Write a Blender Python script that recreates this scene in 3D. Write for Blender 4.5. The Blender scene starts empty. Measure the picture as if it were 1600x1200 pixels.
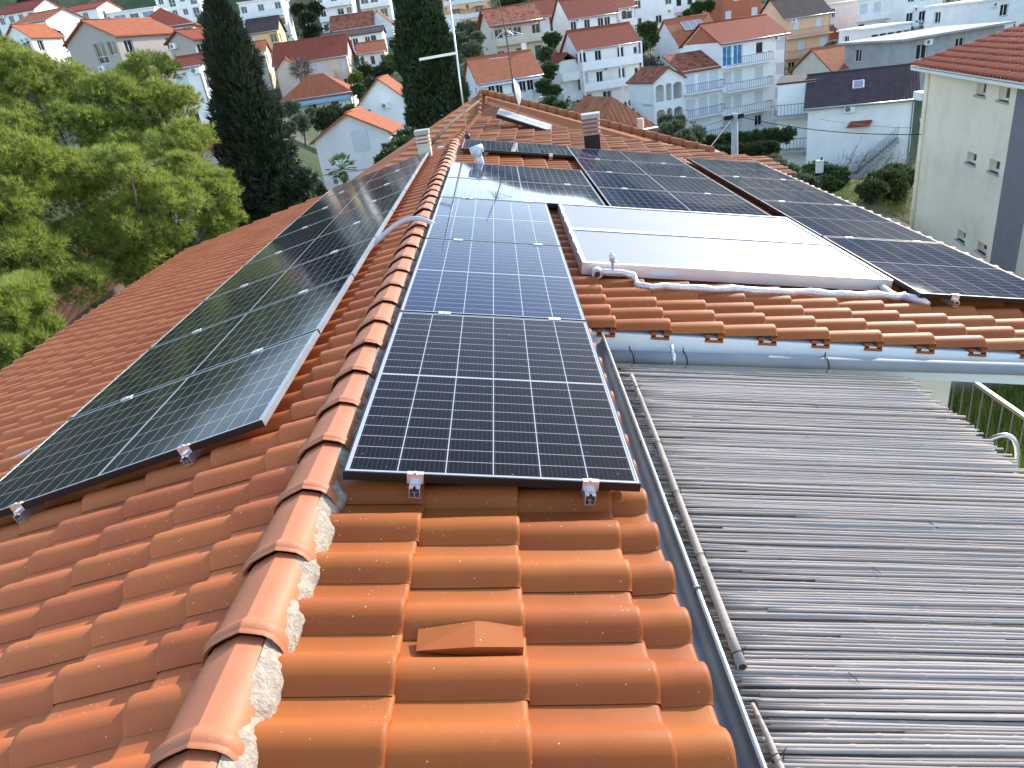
import bpy, math, random
import numpy as np
from mathutils import Vector, Matrix
R = math.radians
random.seed(7); rng = np.random.default_rng(7)
sc = bpy.context.scene
col = sc.collection

# ---------------------------------------------------------------- camera
FPX = 1113.0
YAW, PITCH, ROLL = R(-2.27), R(25.33), R(8.41)
CAM = np.array([.74025, -2.205, 1.303785])
fw = np.array([math.sin(YAW)*math.cos(PITCH), math.cos(YAW)*math.cos(PITCH), -math.sin(PITCH)])
rt = np.array([math.cos(YAW), -math.sin(YAW), 0.0]); dn = np.cross(fw, rt)
RT = rt*math.cos(ROLL)+dn*math.sin(ROLL); DN = -rt*math.sin(ROLL)+dn*math.cos(ROLL)
cd = bpy.data.cameras.new('camera'); cam = bpy.data.objects.new('camera', cd); col.objects.link(cam)
cd.sensor_width = 36; cd.lens = FPX/1600*36; cd.clip_start = .05; cd.clip_end = 3000
mw = Matrix(((RT[0], -DN[0], -fw[0], CAM[0]), (RT[1], -DN[1], -fw[1], CAM[1]), (RT[2], -DN[2], -fw[2], CAM[2]), (0, 0, 0, 1)))
cam.matrix_world = mw
sc.camera = cam

# ---------------------------------------------------------------- light
SUN = np.array([1.5, 1.7, 1.12]); SUN = SUN/np.linalg.norm(SUN)
elev = math.asin(SUN[2]); azim = math.atan2(SUN[0], SUN[1])
w = bpy.data.worlds.new('World'); sc.world = w; w.use_nodes = True
nt = w.node_tree; bg = nt.nodes['Background']
sky = nt.nodes.new('ShaderNodeTexSky'); sky.sky_type = 'NISHITA'; sky.sun_disc = False
sky.sun_elevation = elev; sky.sun_rotation = azim; sky.air_density = 1.0; sky.dust_density = .7; sky.ozone_density = .4; sky.altitude = 50
nt.links.new(sky.outputs[0], bg.inputs[0]); bg.inputs[1].default_value = .15
sl = bpy.data.lights.new('sun', 'SUN'); sl.energy = 2.0; sl.angle = R(.5); sl.color = (1, .93, .82)
so = bpy.data.objects.new('sun', sl); col.objects.link(so)
so.rotation_euler = Vector(SUN.tolist()).to_track_quat('Z', 'Y').to_euler()
sc.view_settings.view_transform = 'Standard'; sc.view_settings.look = 'None'
sc.view_settings.exposure = 1.68; sc.view_settings.gamma = 1

# ---------------------------------------------------------------- helpers
def ray(u, v): return fw+RT*((u-800)/FPX)+DN*((v-600)/FPX)
def at(u, v, D): return CAM+ray(u, v)*D            # D metres in front of the camera
def onz(u, v, z):
    d = ray(u, v); return CAM+d*((z-CAM[2])/d[2])
def proj(P):
    q = np.asarray(P)-CAM; z = q@fw; return 800+FPX*(q@RT)/z, 600+FPX*(q@DN)/z, z

class MB:
    def __init__(s): s.v = []; s.f = []; s.uv = []; s.sm = []
    def face(s, pts, uv=None, smooth=False):
        n = len(s.v); s.v += [tuple(map(float, p)) for p in pts]; s.f.append(tuple(range(n, n+len(pts))))
        s.uv.append(uv or [(0, 0)]*len(pts)); s.sm.append(smooth)
    def box(s, a, b, M=None):
        x0, y0, z0 = a; x1, y1, z1 = b
        P = [(x0, y0, z0), (x1, y0, z0), (x1, y1, z0), (x0, y1, z0), (x0, y0, z1), (x1, y0, z1), (x1, y1, z1), (x0, y1, z1)]
        if M is not None: P = [tuple(M(p)) for p in P]
        for q in ((0, 3, 2, 1), (4, 5, 6, 7), (0, 1, 5, 4), (1, 2, 6, 5), (2, 3, 7, 6), (3, 0, 4, 7)):
            s.face([P[i] for i in q])
        return s
    def tube(s, pts, r, n=10, cap=True):
        pts = [np.array(p, float) for p in pts]; rs = r if isinstance(r, (list, tuple)) else [r]*len(pts)
        rings = []; up = np.array([0, 0, 1.])
        for i, p in enumerate(pts):
            d = pts[min(i+1, len(pts)-1)]-pts[max(i-1, 0)]; d = d/(np.linalg.norm(d)+1e-9)
            a = up if abs(d[2]) < .95 else np.array([1., 0, 0])
            e1 = np.cross(d, a); e1 /= np.linalg.norm(e1); e2 = np.cross(d, e1)
            base = len(s.v)
            for k in range(n):
                t = 2*math.pi*k/n; s.v.append(tuple(p+rs[i]*(e1*math.cos(t)+e2*math.sin(t))))
            rings.append(base)
        for a, b in zip(rings, rings[1:]):
            for k in range(n):
                s.f.append((a+k, a+(k+1) % n, b+(k+1) % n, b+k)); s.uv.append([(0, 0)]*4); s.sm.append(True)
        if cap:
            s.f.append(tuple(rings[0]+k for k in range(n))[::-1]); s.uv.append([(0, 0)]*n); s.sm.append(False)
            s.f.append(tuple(rings[-1]+k for k in range(n))); s.uv.append([(0, 0)]*n); s.sm.append(False)
        return s
    def grid(s, P, smooth=True, uv=None):
        n, m = len(P), len(P[0]); b = len(s.v)
        for row in P: s.v += [tuple(map(float, p)) for p in row]
        for i in range(n-1):
            for j in range(m-1):
                s.f.append((b+i*m+j, b+i*m+j+1, b+(i+1)*m+j+1, b+(i+1)*m+j)); s.uv.append([(0, 0)]*4); s.sm.append(smooth)
        return s
    def build(s, name, m, parent=None, origin=None):
        me = bpy.data.meshes.new(name)
        o3 = np.zeros(3) if origin is None else np.array(origin)
        me.from_pydata([tuple(np.array(p)-o3) for p in s.v] if origin is not None else s.v, [], s.f)
        ul = me.uv_layers.new(name='UVMap')
        ul.data.foreach_set('uv', [c for f in s.uv for p in f for c in p])
        me.polygons.foreach_set('use_smooth', s.sm)
        me.materials.append(m); me.validate(); me.update()
        o = bpy.data.objects.new(name, me); col.objects.link(o)
        if origin is not None: o.location = o3.tolist()
        if parent is not None: o.parent = parent
        return o

def fixn(o):      # recalculated outward normals
    import bmesh
    b = bmesh.new(); b.from_mesh(o.data); bmesh.ops.recalc_face_normals(b, faces=b.faces); b.to_mesh(o.data); b.free(); return o
def tag(o, label=None, cat=None, group=None, kind=None):
    if label: o['label'] = label
    if cat: o['category'] = cat
    if group: o['group'] = group
    if kind: o['kind'] = kind
    return o
def empty(name, loc=(0, 0, 0), rz=0):
    o = bpy.data.objects.new(name, None); col.objects.link(o); o.location = tuple(map(float, loc)); o.rotation_euler = (0, 0, rz); o.empty_display_size = .2
    return o
def copy_tree(o, parent=None):
    c = o.copy(); col.objects.link(c)
    if parent is not None: c.parent = parent
    for ch in list(o.children): copy_tree(ch, c)
    return c

# ---------------------------------------------------------------- materials
def mat(name, base=(.5, .5, .5), rough=.6, metal=0, var=.12, scale=3, bump=0, bscale=60, spec=None, coords='Object', col2=None, c2scale=1.5, c2lo=.5, c2hi=.7):
    m = bpy.data.materials.new(name); m.use_nodes = True; N = m.node_tree.nodes; L = m.node_tree.links
    b = N['Principled BSDF']; b.inputs['Roughness'].default_value = rough; b.inputs['Metallic'].default_value = metal
    if spec is not None: b.inputs['Specular IOR Level'].default_value = spec; b.inputs['Specular Tint'].default_value = (.5, .7, 1, 1)
    tc = N.new('ShaderNodeTexCoord'); src = tc.outputs[coords]
    no = N.new('ShaderNodeTexNoise'); no.inputs['Scale'].default_value = scale; no.inputs['Detail'].default_value = 6; L.new(src, no.inputs['Vector'])
    mr = N.new('ShaderNodeMapRange'); mr.inputs['From Min'].default_value = .3; mr.inputs['From Max'].default_value = .7
    mr.inputs['To Min'].default_value = 1-var; mr.inputs['To Max'].default_value = 1+var; L.new(no.outputs[0], mr.inputs['Value'])
    c = N.new('ShaderNodeVectorMath'); c.operation = 'SCALE'; c.inputs[0].default_value = base; L.new(mr.outputs[0], c.inputs['Scale'])
    out = c.outputs[0]
    if col2:
        n2 = N.new('ShaderNodeTexNoise'); n2.inputs['Scale'].default_value = c2scale; n2.inputs['Detail'].default_value = 8; n2.inputs['Roughness'].default_value = .7; L.new(src, n2.inputs['Vector'])
        m2 = N.new('ShaderNodeMapRange'); m2.inputs['From Min'].default_value = c2lo; m2.inputs['From Max'].default_value = c2hi; L.new(n2.outputs[0], m2.inputs['Value'])
        mx = N.new('ShaderNodeMix'); mx.data_type = 'RGBA'; L.new(m2.outputs[0], mx.inputs[0]); L.new(out, mx.inputs[6]); mx.inputs[7].default_value = (*col2, 1); out = mx.outputs[2]
    L.new(out, b.inputs['Base Color'])
    if bump:
        nb = N.new('ShaderNodeTexNoise'); nb.inputs['Scale'].default_value = bscale; nb.inputs['Detail'].default_value = 5; L.new(src, nb.inputs['Vector'])
        bp = N.new('ShaderNodeBump'); bp.inputs['Strength'].default_value = 1; bp.inputs['Distance'].default_value = bump; L.new(nb.outputs[0], bp.inputs['Height']); L.new(bp.outputs[0], b.inputs['Normal'])
    return m
def nodes(m): return m.node_tree.nodes, m.node_tree.links, m.node_tree.nodes['Principled BSDF']
def math_n(N, L, op, a, b=None, c=None):
    n = N.new('ShaderNodeMath'); n.operation = op
    for i, x in enumerate((a, b, c)):
        if x is None: continue
        if isinstance(x, (int, float)): n.inputs[i].default_value = x
        else: L.new(x, n.inputs[i])
    return n.outputs[0]

def tile_mat(name, base, dark, rough=.55, specks=True, pitch=.345, rp=.215):
    """fired clay: shade differs a little from tile to tile, weather stains, grains of white dust"""
    m = bpy.data.materials.new(name); m.use_nodes = True; N, L, b = nodes(m)
    b.inputs['Roughness'].default_value = rough; b.inputs['Specular IOR Level'].default_value = .2
    uv = N.new('ShaderNodeUVMap'); sp = N.new('ShaderNodeSeparateXYZ'); L.new(uv.outputs[0], sp.inputs[0])
    fx = math_n(N, L, 'FLOOR', sp.outputs[0]); fy = math_n(N, L, 'FLOOR', sp.outputs[1])
    cb = N.new('ShaderNodeCombineXYZ'); L.new(fx, cb.inputs[0]); L.new(fy, cb.inputs[1])
    wn = N.new('ShaderNodeTexWhiteNoise'); wn.noise_dimensions = '2D'; L.new(cb.outputs[0], wn.inputs['Vector'])
    tc = N.new('ShaderNodeTexCoord')
    no = N.new('ShaderNodeTexNoise'); no.inputs['Scale'].default_value = 2.2; no.inputs['Detail'].default_value = 7; no.inputs['Roughness'].default_value = .6; L.new(tc.outputs['Object'], no.inputs['Vector'])
    a = math_n(N, L, 'MULTIPLY_ADD', wn.outputs['Value'], .7, math_n(N, L, 'MULTIPLY_ADD', no.outputs[0], 1.6, -.75))
    mx = N.new('ShaderNodeMix'); mx.data_type = 'RGBA'; L.new(a, mx.inputs[0]); mx.inputs[6].default_value = (*base, 1); mx.inputs[7].default_value = (*dark, 1)
    out = mx.outputs[2]
    if specks:
        v = N.new('ShaderNodeTexVoronoi'); v.inputs['Scale'].default_value = 115; L.new(tc.outputs['Object'], v.inputs['Vector'])
        n3 = N.new('ShaderNodeTexNoise'); n3.inputs['Scale'].default_value = 1.6; n3.inputs['Detail'].default_value = 4; L.new(tc.outputs['Object'], n3.inputs['Vector'])
        sx = N.new('ShaderNodeSeparateXYZ'); L.new(v.outputs['Color'], sx.inputs[0])
        thr = math_n(N, L, 'MULTIPLY_ADD', n3.outputs[0], .5, -.17)
        on = math_n(N, L, 'MULTIPLY', math_n(N, L, 'LESS_THAN', sx.outputs[0], thr), math_n(N, L, 'LESS_THAN', v.outputs['Distance'], math_n(N, L, 'MULTIPLY', sx.outputs[1], .26)))
        m3 = N.new('ShaderNodeMix'); m3.data_type = 'RGBA'; L.new(math_n(N, L, 'MULTIPLY', on, .75), m3.inputs[0]); L.new(out, m3.inputs[6]); m3.inputs[7].default_value = (.75, .68, .6, 1); out = m3.outputs[2]
    L.new(out, b.inputs['Base Color'])
    nb = N.new('ShaderNodeTexNoise'); nb.inputs['Scale'].default_value = 160; nb.inputs['Detail'].default_value = 4; L.new(tc.outputs['Object'], nb.inputs['Vector'])
    bp = N.new('ShaderNodeBump'); bp.inputs['Distance'].default_value = .0002; L.new(nb.outputs[0], bp.inputs['Height']); L.new(bp.outputs[0], b.inputs['Normal'])
    return m

def far_tile(name, base, dark, amp=.05, patch=(.45, .75)):
    """tiled roof seen from far: UV in metres, u along the eave, v up the slope; the rolls are bumped"""
    m = bpy.data.materials.new(name); m.use_nodes = True; N, L, b = nodes(m); b.inputs['Roughness'].default_value = .85; b.inputs['Specular IOR Level'].default_value = .15
    uv = N.new('ShaderNodeUVMap'); sp = N.new('ShaderNodeSeparateXYZ'); L.new(uv.outputs[0], sp.inputs[0])
    u = math_n(N, L, 'MULTIPLY', sp.outputs[0], 1/.24); v = math_n(N, L, 'MULTIPLY', sp.outputs[1], 1/.36)
    su = math_n(N, L, 'ABSOLUTE', math_n(N, L, 'SINE', math_n(N, L, 'MULTIPLY', u, math.pi)))
    sv = math_n(N, L, 'FRACT', v)
    hgt = math_n(N, L, 'ADD', su, math_n(N, L, 'MULTIPLY', sv, -.6))
    bp = N.new('ShaderNodeBump'); bp.inputs['Distance'].default_value = amp; bp.inputs['Strength'].default_value = .9; L.new(hgt, bp.inputs['Height']); L.new(bp.outputs[0], b.inputs['Normal'])
    cb = N.new('ShaderNodeCombineXYZ'); L.new(math_n(N, L, 'FLOOR', u), cb.inputs[0]); L.new(math_n(N, L, 'FLOOR', v), cb.inputs[1])
    wn = N.new('ShaderNodeTexWhiteNoise'); wn.noise_dimensions = '2D'; L.new(cb.outputs[0], wn.inputs['Vector'])
    no = N.new('ShaderNodeTexNoise'); no.inputs['Scale'].default_value = .9; no.inputs['Detail'].default_value = 9; no.inputs['Roughness'].default_value = .75; L.new(uv.outputs[0], no.inputs['Vector'])
    mr = N.new('ShaderNodeMapRange'); mr.inputs['From Min'].default_value = patch[0]; mr.inputs['From Max'].default_value = patch[1]; L.new(no.outputs[0], mr.inputs['Value'])
    a = math_n(N, L, 'MULTIPLY_ADD', wn.outputs['Value'], .4, mr.outputs[0])
    mx = N.new('ShaderNodeMix'); mx.data_type = 'RGBA'; mx.clamp_factor = True; L.new(a, mx.inputs[0]); mx.inputs[6].default_value = (*base, 1); mx.inputs[7].default_value = (*dark, 1)
    L.new(mx.outputs[2], b.inputs['Base Color'])
    return m

def panel_mat(name, cell, rough=.0, spec=.07, rowcount=20, dust=.004):
    """solar glass: UV 0..1 across, 0..1 along; 6 strings, 2 x 10 half cells, thin busbars"""
    m = bpy.data.materials.new(name); m.use_nodes = True; N, L, b = nodes(m)
    b.inputs['IOR'].default_value = 1.5; b.inputs['Specular IOR Level'].default_value = spec
    uv = N.new('ShaderNodeUVMap'); sp = N.new('ShaderNodeSeparateXYZ'); L.new(uv.outputs[0], sp.inputs[0])
    def line(src, n, hw, off=0.0):
        x = math_n(N, L, 'MULTIPLY_ADD', src, n, off); f = math_n(N, L, 'FRACT', x)
        d = math_n(N, L, 'MINIMUM', f, math_n(N, L, 'SUBTRACT', 1.0, f)); return math_n(N, L, 'LESS_THAN', d, hw)
    # the laminate has a white rim of about 12 mm, then the cells
    def remap(src, m0):
        r = N.new('ShaderNodeMapRange'); r.clamp = False; r.inputs['From Min'].default_value = m0; r.inputs['From Max'].default_value = 1-m0; L.new(src, r.inputs['Value']); return r.outputs[0]
    x = remap(sp.outputs[0], .009); y = remap(sp.outputs[1], .006)
    cx = line(x, 6, .012); cy = line(y, rowcount, .024)
    mid = math_n(N, L, 'LESS_THAN', math_n(N, L, 'ABSOLUTE', math_n(N, L, 'SUBTRACT', y, .5)), .0045)
    rim = math_n(N, L, 'MAXIMUM', math_n(N, L, 'GREATER_THAN', math_n(N, L, 'ABSOLUTE', math_n(N, L, 'SUBTRACT', x, .5)), .5),
                 math_n(N, L, 'GREATER_THAN', math_n(N, L, 'ABSOLUTE', math_n(N, L, 'SUBTRACT', y, .5)), .5))
    bus = math_n(N, L, 'MULTIPLY', line(x, 60, .045, .5), .10)
    g = math_n(N, L, 'MAXIMUM', math_n(N, L, 'MAXIMUM', cx, math_n(N, L, 'MULTIPLY', cy, .7)), math_n(N, L, 'MAXIMUM', math_n(N, L, 'MAXIMUM', mid, rim), bus))
    tc = N.new('ShaderNodeTexCoord')
    no = N.new('ShaderNodeTexNoise'); no.inputs['Scale'].default_value = 2; L.new(tc.outputs['Object'], no.inputs['Vector'])
    mr = N.new('ShaderNodeMapRange'); mr.inputs['To Min'].default_value = .75; mr.inputs['To Max'].default_value = 1.3; L.new(no.outputs[0], mr.inputs['Value'])
    sc_ = N.new('ShaderNodeVectorMath'); sc_.operation = 'SCALE'; sc_.inputs[0].default_value = cell; L.new(mr.outputs[0], sc_.inputs['Scale'])
    mx = N.new('ShaderNodeMix'); mx.data_type = 'RGBA'; L.new(g, mx.inputs[0]); L.new(sc_.outputs[0], mx.inputs[6]); mx.inputs[7].default_value = (.36, .38, .41, 1)
    v = N.new('ShaderNodeTexVoronoi'); v.inputs['Scale'].default_value = 60; L.new(tc.outputs['Object'], v.inputs['Vector'])
    s2 = N.new('ShaderNodeSeparateXYZ'); L.new(v.outputs['Color'], s2.inputs[0])
    on = math_n(N, L, 'MULTIPLY', math_n(N, L, 'LESS_THAN', s2.outputs[0], .1), math_n(N, L, 'LESS_THAN', v.outputs['Distance'], math_n(N, L, 'MULTIPLY', s2.outputs[1], .16)))
    m3 = N.new('ShaderNodeMix'); m3.data_type = 'RGBA'; L.new(math_n(N, L, 'MULTIPLY_ADD', on, .5, dust), m3.inputs[0]); L.new(mx.outputs[2], m3.inputs[6]); m3.inputs[7].default_value = (.55, .55, .52, 1)
    L.new(m3.outputs[2], b.inputs['Base Color'])
    n4 = N.new('ShaderNodeTexNoise'); n4.inputs['Scale'].default_value = 5; n4.inputs['Detail'].default_value = 5; L.new(tc.outputs['Object'], n4.inputs['Vector'])
    L.new(math_n(N, L, 'MULTIPLY_ADD', n4.outputs[0], .07, rough), b.inputs['Roughness'])
    return m

def leaf_mat(name, c, c2, trans=.25):
    m = bpy.data.materials.new(name); m.use_nodes = True; N, L, b = nodes(m)
    b.inputs['Roughness'].default_value = .55
    g = N.new('ShaderNodeNewGeometry')
    mx = N.new('ShaderNodeMix'); mx.data_type = 'RGBA'; L.new(g.outputs['Random Per Island'], mx.inputs[0]); mx.inputs[6].default_value = (*c, 1); mx.inputs[7].default_value = (*c2, 1)
    L.new(mx.outputs[2], b.inputs['Base Color'])
    tr = N.new('ShaderNodeBsdfTranslucent'); L.new(mx.outputs[2], tr.inputs[0])
    ms = N.new('ShaderNodeMixShader'); ms.inputs[0].default_value = trans
    L.new(b.outputs[0], ms.inputs[1]); L.new(tr.outputs[0], ms.inputs[2]); L.new(ms.outputs[0], N['Material Output'].inputs[0])
    return m

M = {}
M['tile'] = tile_mat('clay_tile', (.385, .118, .026), (.30, .074, .02))
M['tileL'] = tile_mat('clay_tile_dusty', (.50, .15, .043), (.39, .098, .033))  # same clay, base colour lightened against the left slope's shade
M['tile_old'] = tile_mat('weathered_clay_tile', (.38, .14, .06), (.18, .075, .042), rough=.8, specks=False)
M['tile_red'] = tile_mat('red_clay_tile', (.38, .095, .042), (.28, .066, .034), rough=.6, specks=False)
M['cap'] = mat('ridge_clay', (.43, .145, .06), .6, var=.05, scale=6, bump=.0008, bscale=120)
M['mortar'] = mat('pale_mortar', (.36, .30, .235), .95, var=.25, scale=60, bump=.006, bscale=120)
M['alu'] = mat('bare_aluminium', (.72, .73, .75), .32, .85, var=.05)
M['galv'] = mat('galvanised_steel', (.42, .47, .52), .38, .8, var=.12, scale=5)
M['pipem'] = mat('blue_grey_drain_pipe', (.25, .265, .275), .65, 0, var=.08, scale=4)
M['gut'] = mat('aged_gutter_steel', (.20, .22, .24), .45, .5, var=.15, scale=6)  # darker and less metallic than the galvanised steel
M['blackframe'] = mat('black_anodised_frame', (.012, .012, .014), .35, .3, var=.1)
M['blackplastic'] = mat('black_plastic', (.02, .02, .02), .5)
M['panel'] = panel_mat('solar_glass', (.010, .022, .065), spec=.045)  # blue put into the cells for the sky they reflect
M['panel0'] = panel_mat('solar_glass_black', (.007, .007, .011), spec=.04)  # same cells, kept darker where less sky is reflected
M['panelQ'] = panel_mat('solar_glass_blue', (.008, .014, .045), spec=.15)
M['panelL'] = panel_mat('solar_glass_dark', (.006, .007, .009), rough=.06, dust=.004, spec=.14)
M['collector'] = mat('prismatic_collector_glass', (.19, .215, .23), .45, .05, var=.06, scale=1.2)  # pale base paints sky glare into it; the absorber itself is dark
M['alusheet'] = mat('collector_casing_aluminium', (.66, .60, .59), .4, .45, var=.04)
M['reed'] = None
M['white'] = mat('white_render', (.83, .83, .81), .85, var=.06, scale=.8, bump=.003, bscale=25)
M['white2'] = mat('old_white_render', (.74, .74, .74), .9, var=.1, scale=.5, bump=.004, bscale=20, col2=(.38, .38, .37), c2scale=.5, c2lo=.56, c2hi=.85)
M['cream'] = mat('cream_render', (.90, .80, .60), .9, var=.05, scale=.4, bump=.004, bscale=18, col2=(.5, .48, .4), c2scale=.5, c2lo=.5, c2hi=.9)
M['beige'] = mat('beige_render', (.62, .56, .45), .9, var=.07, scale=.8)
M['peach'] = mat('peach_render', (.72, .45, .28), .9, var=.06, scale=.8)
M['pinkc'] = mat('pink_cream_render', (.68, .55, .44), .9, var=.06, scale=.8)
M['yellow'] = mat('yellow_render', (.70, .55, .26), .9, var=.06)
M['greyw'] = mat('grey_render', (.34, .34, .34), .9, var=.12, scale=.7, col2=(.2, .2, .2), c2scale=1, c2lo=.5, c2hi=.8)
M['taupe'] = mat('taupe_render', (.42, .37, .33), .9, var=.05)
M['darkgrey'] = mat('dark_grey_render', (.20, .20, .21), .8, var=.08)
M['brick'] = mat('hollow_brick', (.42, .13, .07), .9, var=.25, scale=8)
M['concrete'] = mat('concrete', (.40, .39, .37), .9, var=.15, scale=3, bump=.004)
M['stone'] = mat('rubble_stone', (.36, .32, .27), .95, var=.4, scale=6, bump=.03, bscale=9)
M['glass'] = mat('window_glass', (.02, .025, .03), .08, 0, var=.3)
M['bluegl'] = mat('blue_window_glass', (.05, .22, .42), .1, 0, var=.3)
M['shut'] = mat('white_shutter', (.60, .63, .66), .6, var=.03)
M['green'] = mat('green_shutter', (.03, .09, .075), .6)
M['brown'] = mat('brown_wood', (.12, .05, .03), .6)
M['frame'] = mat('white_window_frame', (.78, .79, .8), .5)
M['rail'] = mat('metal_railing', (.16, .17, .18), .45, .6)
M['far_or'] = far_tile('orange_roof_tiles', (.42, .135, .062), (.30, .095, .05))
M['far_red'] = far_tile('red_roof_tiles', (.31, .075, .045), (.23, .06, .038))
M['near_or'] = far_tile('faded_orange_roof_tiles', (.50, .19, .09), (.28, .10, .06), amp=.12)
M['far_old'] = far_tile('weathered_roof_tiles', (.42, .13, .07), (.12, .055, .04), patch=(.48, .6))
M['far_dark'] = far_tile('dark_brown_roof_tiles', (.085, .06, .06), (.045, .035, .038), amp=.03)
M['awn'] = mat('blue_awning', (.25, .42, .5), .8)
M['grass'] = mat('grass', (.085, .13, .03), .95, var=.4, scale=1.2, bump=.06, bscale=14, col2=(.06, .05, .03), c2scale=.12, c2lo=.5, c2hi=.62)
M['ground'] = mat('ground_soil', (.10, .10, .06), .95, var=.4, scale=.5, bump=.08, bscale=5, col2=(.05, .075, .025), c2scale=.1, c2lo=.42, c2hi=.55)
M['bark'] = mat('bark', (.12, .085, .06), .95, var=.3, scale=12, bump=.02, bscale=30)
M['pine'] = leaf_mat('pine_needles', (.42, .47, .085), (.14, .20, .04), .45)
M['cyp'] = leaf_mat('cypress_foliage', (.042, .062, .026), (.020, .034, .016), .08)
M['cyp2'] = leaf_mat('cypress_foliage_sunlit', (.045, .075, .022), (.02, .04, .015), .1)  # slightly greener than the other cypress foliage
M['bush'] = leaf_mat('bush_leaves', (.065, .11, .03), (.035, .065, .02), .2)
M['olive'] = leaf_mat('olive_leaves', (.15, .18, .10), (.08, .11, .06), .2)
M['lime'] = leaf_mat('yellow_green_leaves', (.22, .26, .03), (.12, .18, .03), .25)
M['dry'] = leaf_mat('bare_twigs', (.17, .13, .10), (.10, .08, .065), 0)
M['palm'] = leaf_mat('palm_leaves', (.13, .19, .045), (.07, .12, .03), .2)

# reed: pale grey cane, shade differs per stalk, streaks along it
def reed_mat():
    m = bpy.data.materials.new('weathered_reed'); m.use_nodes = True; N, L, b = nodes(m); b.inputs['Roughness'].default_value = .85; b.inputs['Specular IOR Level'].default_value = .1
    g = N.new('ShaderNodeNewGeometry'); tc = N.new('ShaderNodeTexCoord')
    mp = N.new('ShaderNodeMapping'); mp.inputs['Scale'].default_value = (2.5, 160, 160); L.new(tc.outputs['Object'], mp.inputs[0])
    no = N.new('ShaderNodeTexNoise'); no.inputs['Scale'].default_value = 1; no.inputs['Detail'].default_value = 6; L.new(mp.outputs[0], no.inputs['Vector'])
    a = math_n(N, L, 'MULTIPLY_ADD', g.outputs['Random Per Island'], .55, math_n(N, L, 'MULTIPLY_ADD', no.outputs[0], 1.2, -.4))
    mx = N.new('ShaderNodeMix'); mx.data_type = 'RGBA'; L.new(a, mx.inputs[0]); mx.inputs[6].default_value = (.30, .255, .225, 1); mx.inputs[7].default_value = (.50, .44, .39, 1)
    L.new(mx.outputs[2], b.inputs['Base Color']); return m
M['reed'] = reed_mat()

# ---------------------------------------------------------------- terrain (filled from the house bases)
GP = []     # (x, y, z) ground heights
def gz(x, y):
    P = np.array(GP); d2 = (P[:, 0]-x)**2+(P[:, 1]-y)**2+4; wt = d2**-1.6; return float((wt*P[:, 2]).sum()/wt.sum())

# ================================================================ OUR ROOF
AR, AL = R(11.33), R(12.83)
RX = -.14                                             # ridge line x
RH = .145
er = np.array([math.cos(AR), 0, -math.sin(AR)]); nr = np.array([math.sin(AR), 0, math.cos(AR)])
el = np.array([-math.cos(AL), 0, -math.sin(AL)]); nl = np.array([-math.sin(AL), 0, math.cos(AL)])
ET = np.array([0, 1., 0])
ridge0 = np.array([RX, 0, .026-RH])                   # where the tile planes meet
elp = np.array([-math.cos(R(12.3)), 0, -math.sin(R(12.3))]); nlp = np.array([-math.sin(R(12.3)), 0, math.cos(R(12.3))])
PLp = np.array([-.5172, .6546, -.0673])               # top edge of the left array, glass level

def tilefield(O, es, et, en, s_edges, tmin, tmax, phase, pitch=.215, roll=.047, step=.026, smooth=True, jit=.0011):
    """real interlocking tiles: rolls run down the slope, each course steps over the next one"""
    mb = MB()
    prof = [(0, -.5), (0, 0), (.03, .05), (.08, .30), (.15, .66), (.24, .91), (.34, 1.0), (.43, .97), (.52, .78), (.60, .44), (.67, .13), (.73, .01), (.87, -.02)]
    for ci, (sa, sb) in enumerate(zip(s_edges, s_edges[1:])):
        t0, t1 = tmin((sa+sb)/2), tmax((sa+sb)/2)
        if t1-t0 < .05: continue
        k0 = math.floor((t0-phase)/pitch); k1 = math.ceil((t1-phase)/pitch)
        for k in range(k0, k1):
            ts = [(phase+(k+f)*pitch, h) for f, h in prof]+[(phase+(k+1.04)*pitch, -.05)]
            ts = [(min(max(t, t0), t1), h) for t, h in ts]
            if ts[-1][0]-ts[0][0] < .02: continue
            j = random.uniform(-jit, jit); js = random.uniform(-.004, .004); tw = random.uniform(-jit, jit)
            L_ = sb-sa
            rows = [(-.035, 0), (L_*.5, .5), (L_-.012+js, .97), (L_+js, .93), (L_+.004+js, .70), (L_+.004+js, -.15)]
            b = len(mb.v); n = len(ts)
            for ds, q in rows:
                for t, h in ts:
                    z = h*roll*(1 if q != 0 else .9)+step*q+j+tw*(t-ts[0][0])/pitch
                    if q < 0: z = h*roll*.86-step*.15
                    mb.v.append(tuple(O+es*(sa+ds)+et*t+en*z))
            for r in range(len(rows)-1):
                for i in range(n-1):
                    if abs(ts[i+1][0]-ts[i][0]) < 1e-6: continue
                    mb.f.append((b+r*n+i, b+r*n+i+1, b+(r+1)*n+i+1, b+(r+1)*n+i)); mb.uv.append([(k+.5, ci+.5)]*4); mb.sm.append(smooth and r < 3)
    return mb

Y0, Y1 = -3.2, 10.4
house = empty('tiled_house', (0, 4, -8.2)); hl = (0, -4, 8.2)
tag(house, 'house under the viewer with new terracotta tile roof carrying the solar panels', 'house')
def hp(mb, name, m, parent=house): 
    o = mb.build(name, m); o.parent = parent; o.location = hl if parent is house else (0, 0, 0); return o
GP += [(0, 4, -8.2), (0, -6, -8.2), (-6, 4, -8.4), (6, 4, -8), (4, -3, -5.6), (8, 6, -5.8), (12, 8, -6)]
# left slope
sL = [.0, .30]+[.30+.345*k for k in range(1, 15)]
roofL = hp(tilefield(ridge0, el, ET, nl, sL, lambda s: Y0, lambda s: Y1, -.06), 'roof', M['tileL'])
roofL['label'] = 'left roof slope of dusty terracotta tiles'
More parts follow.
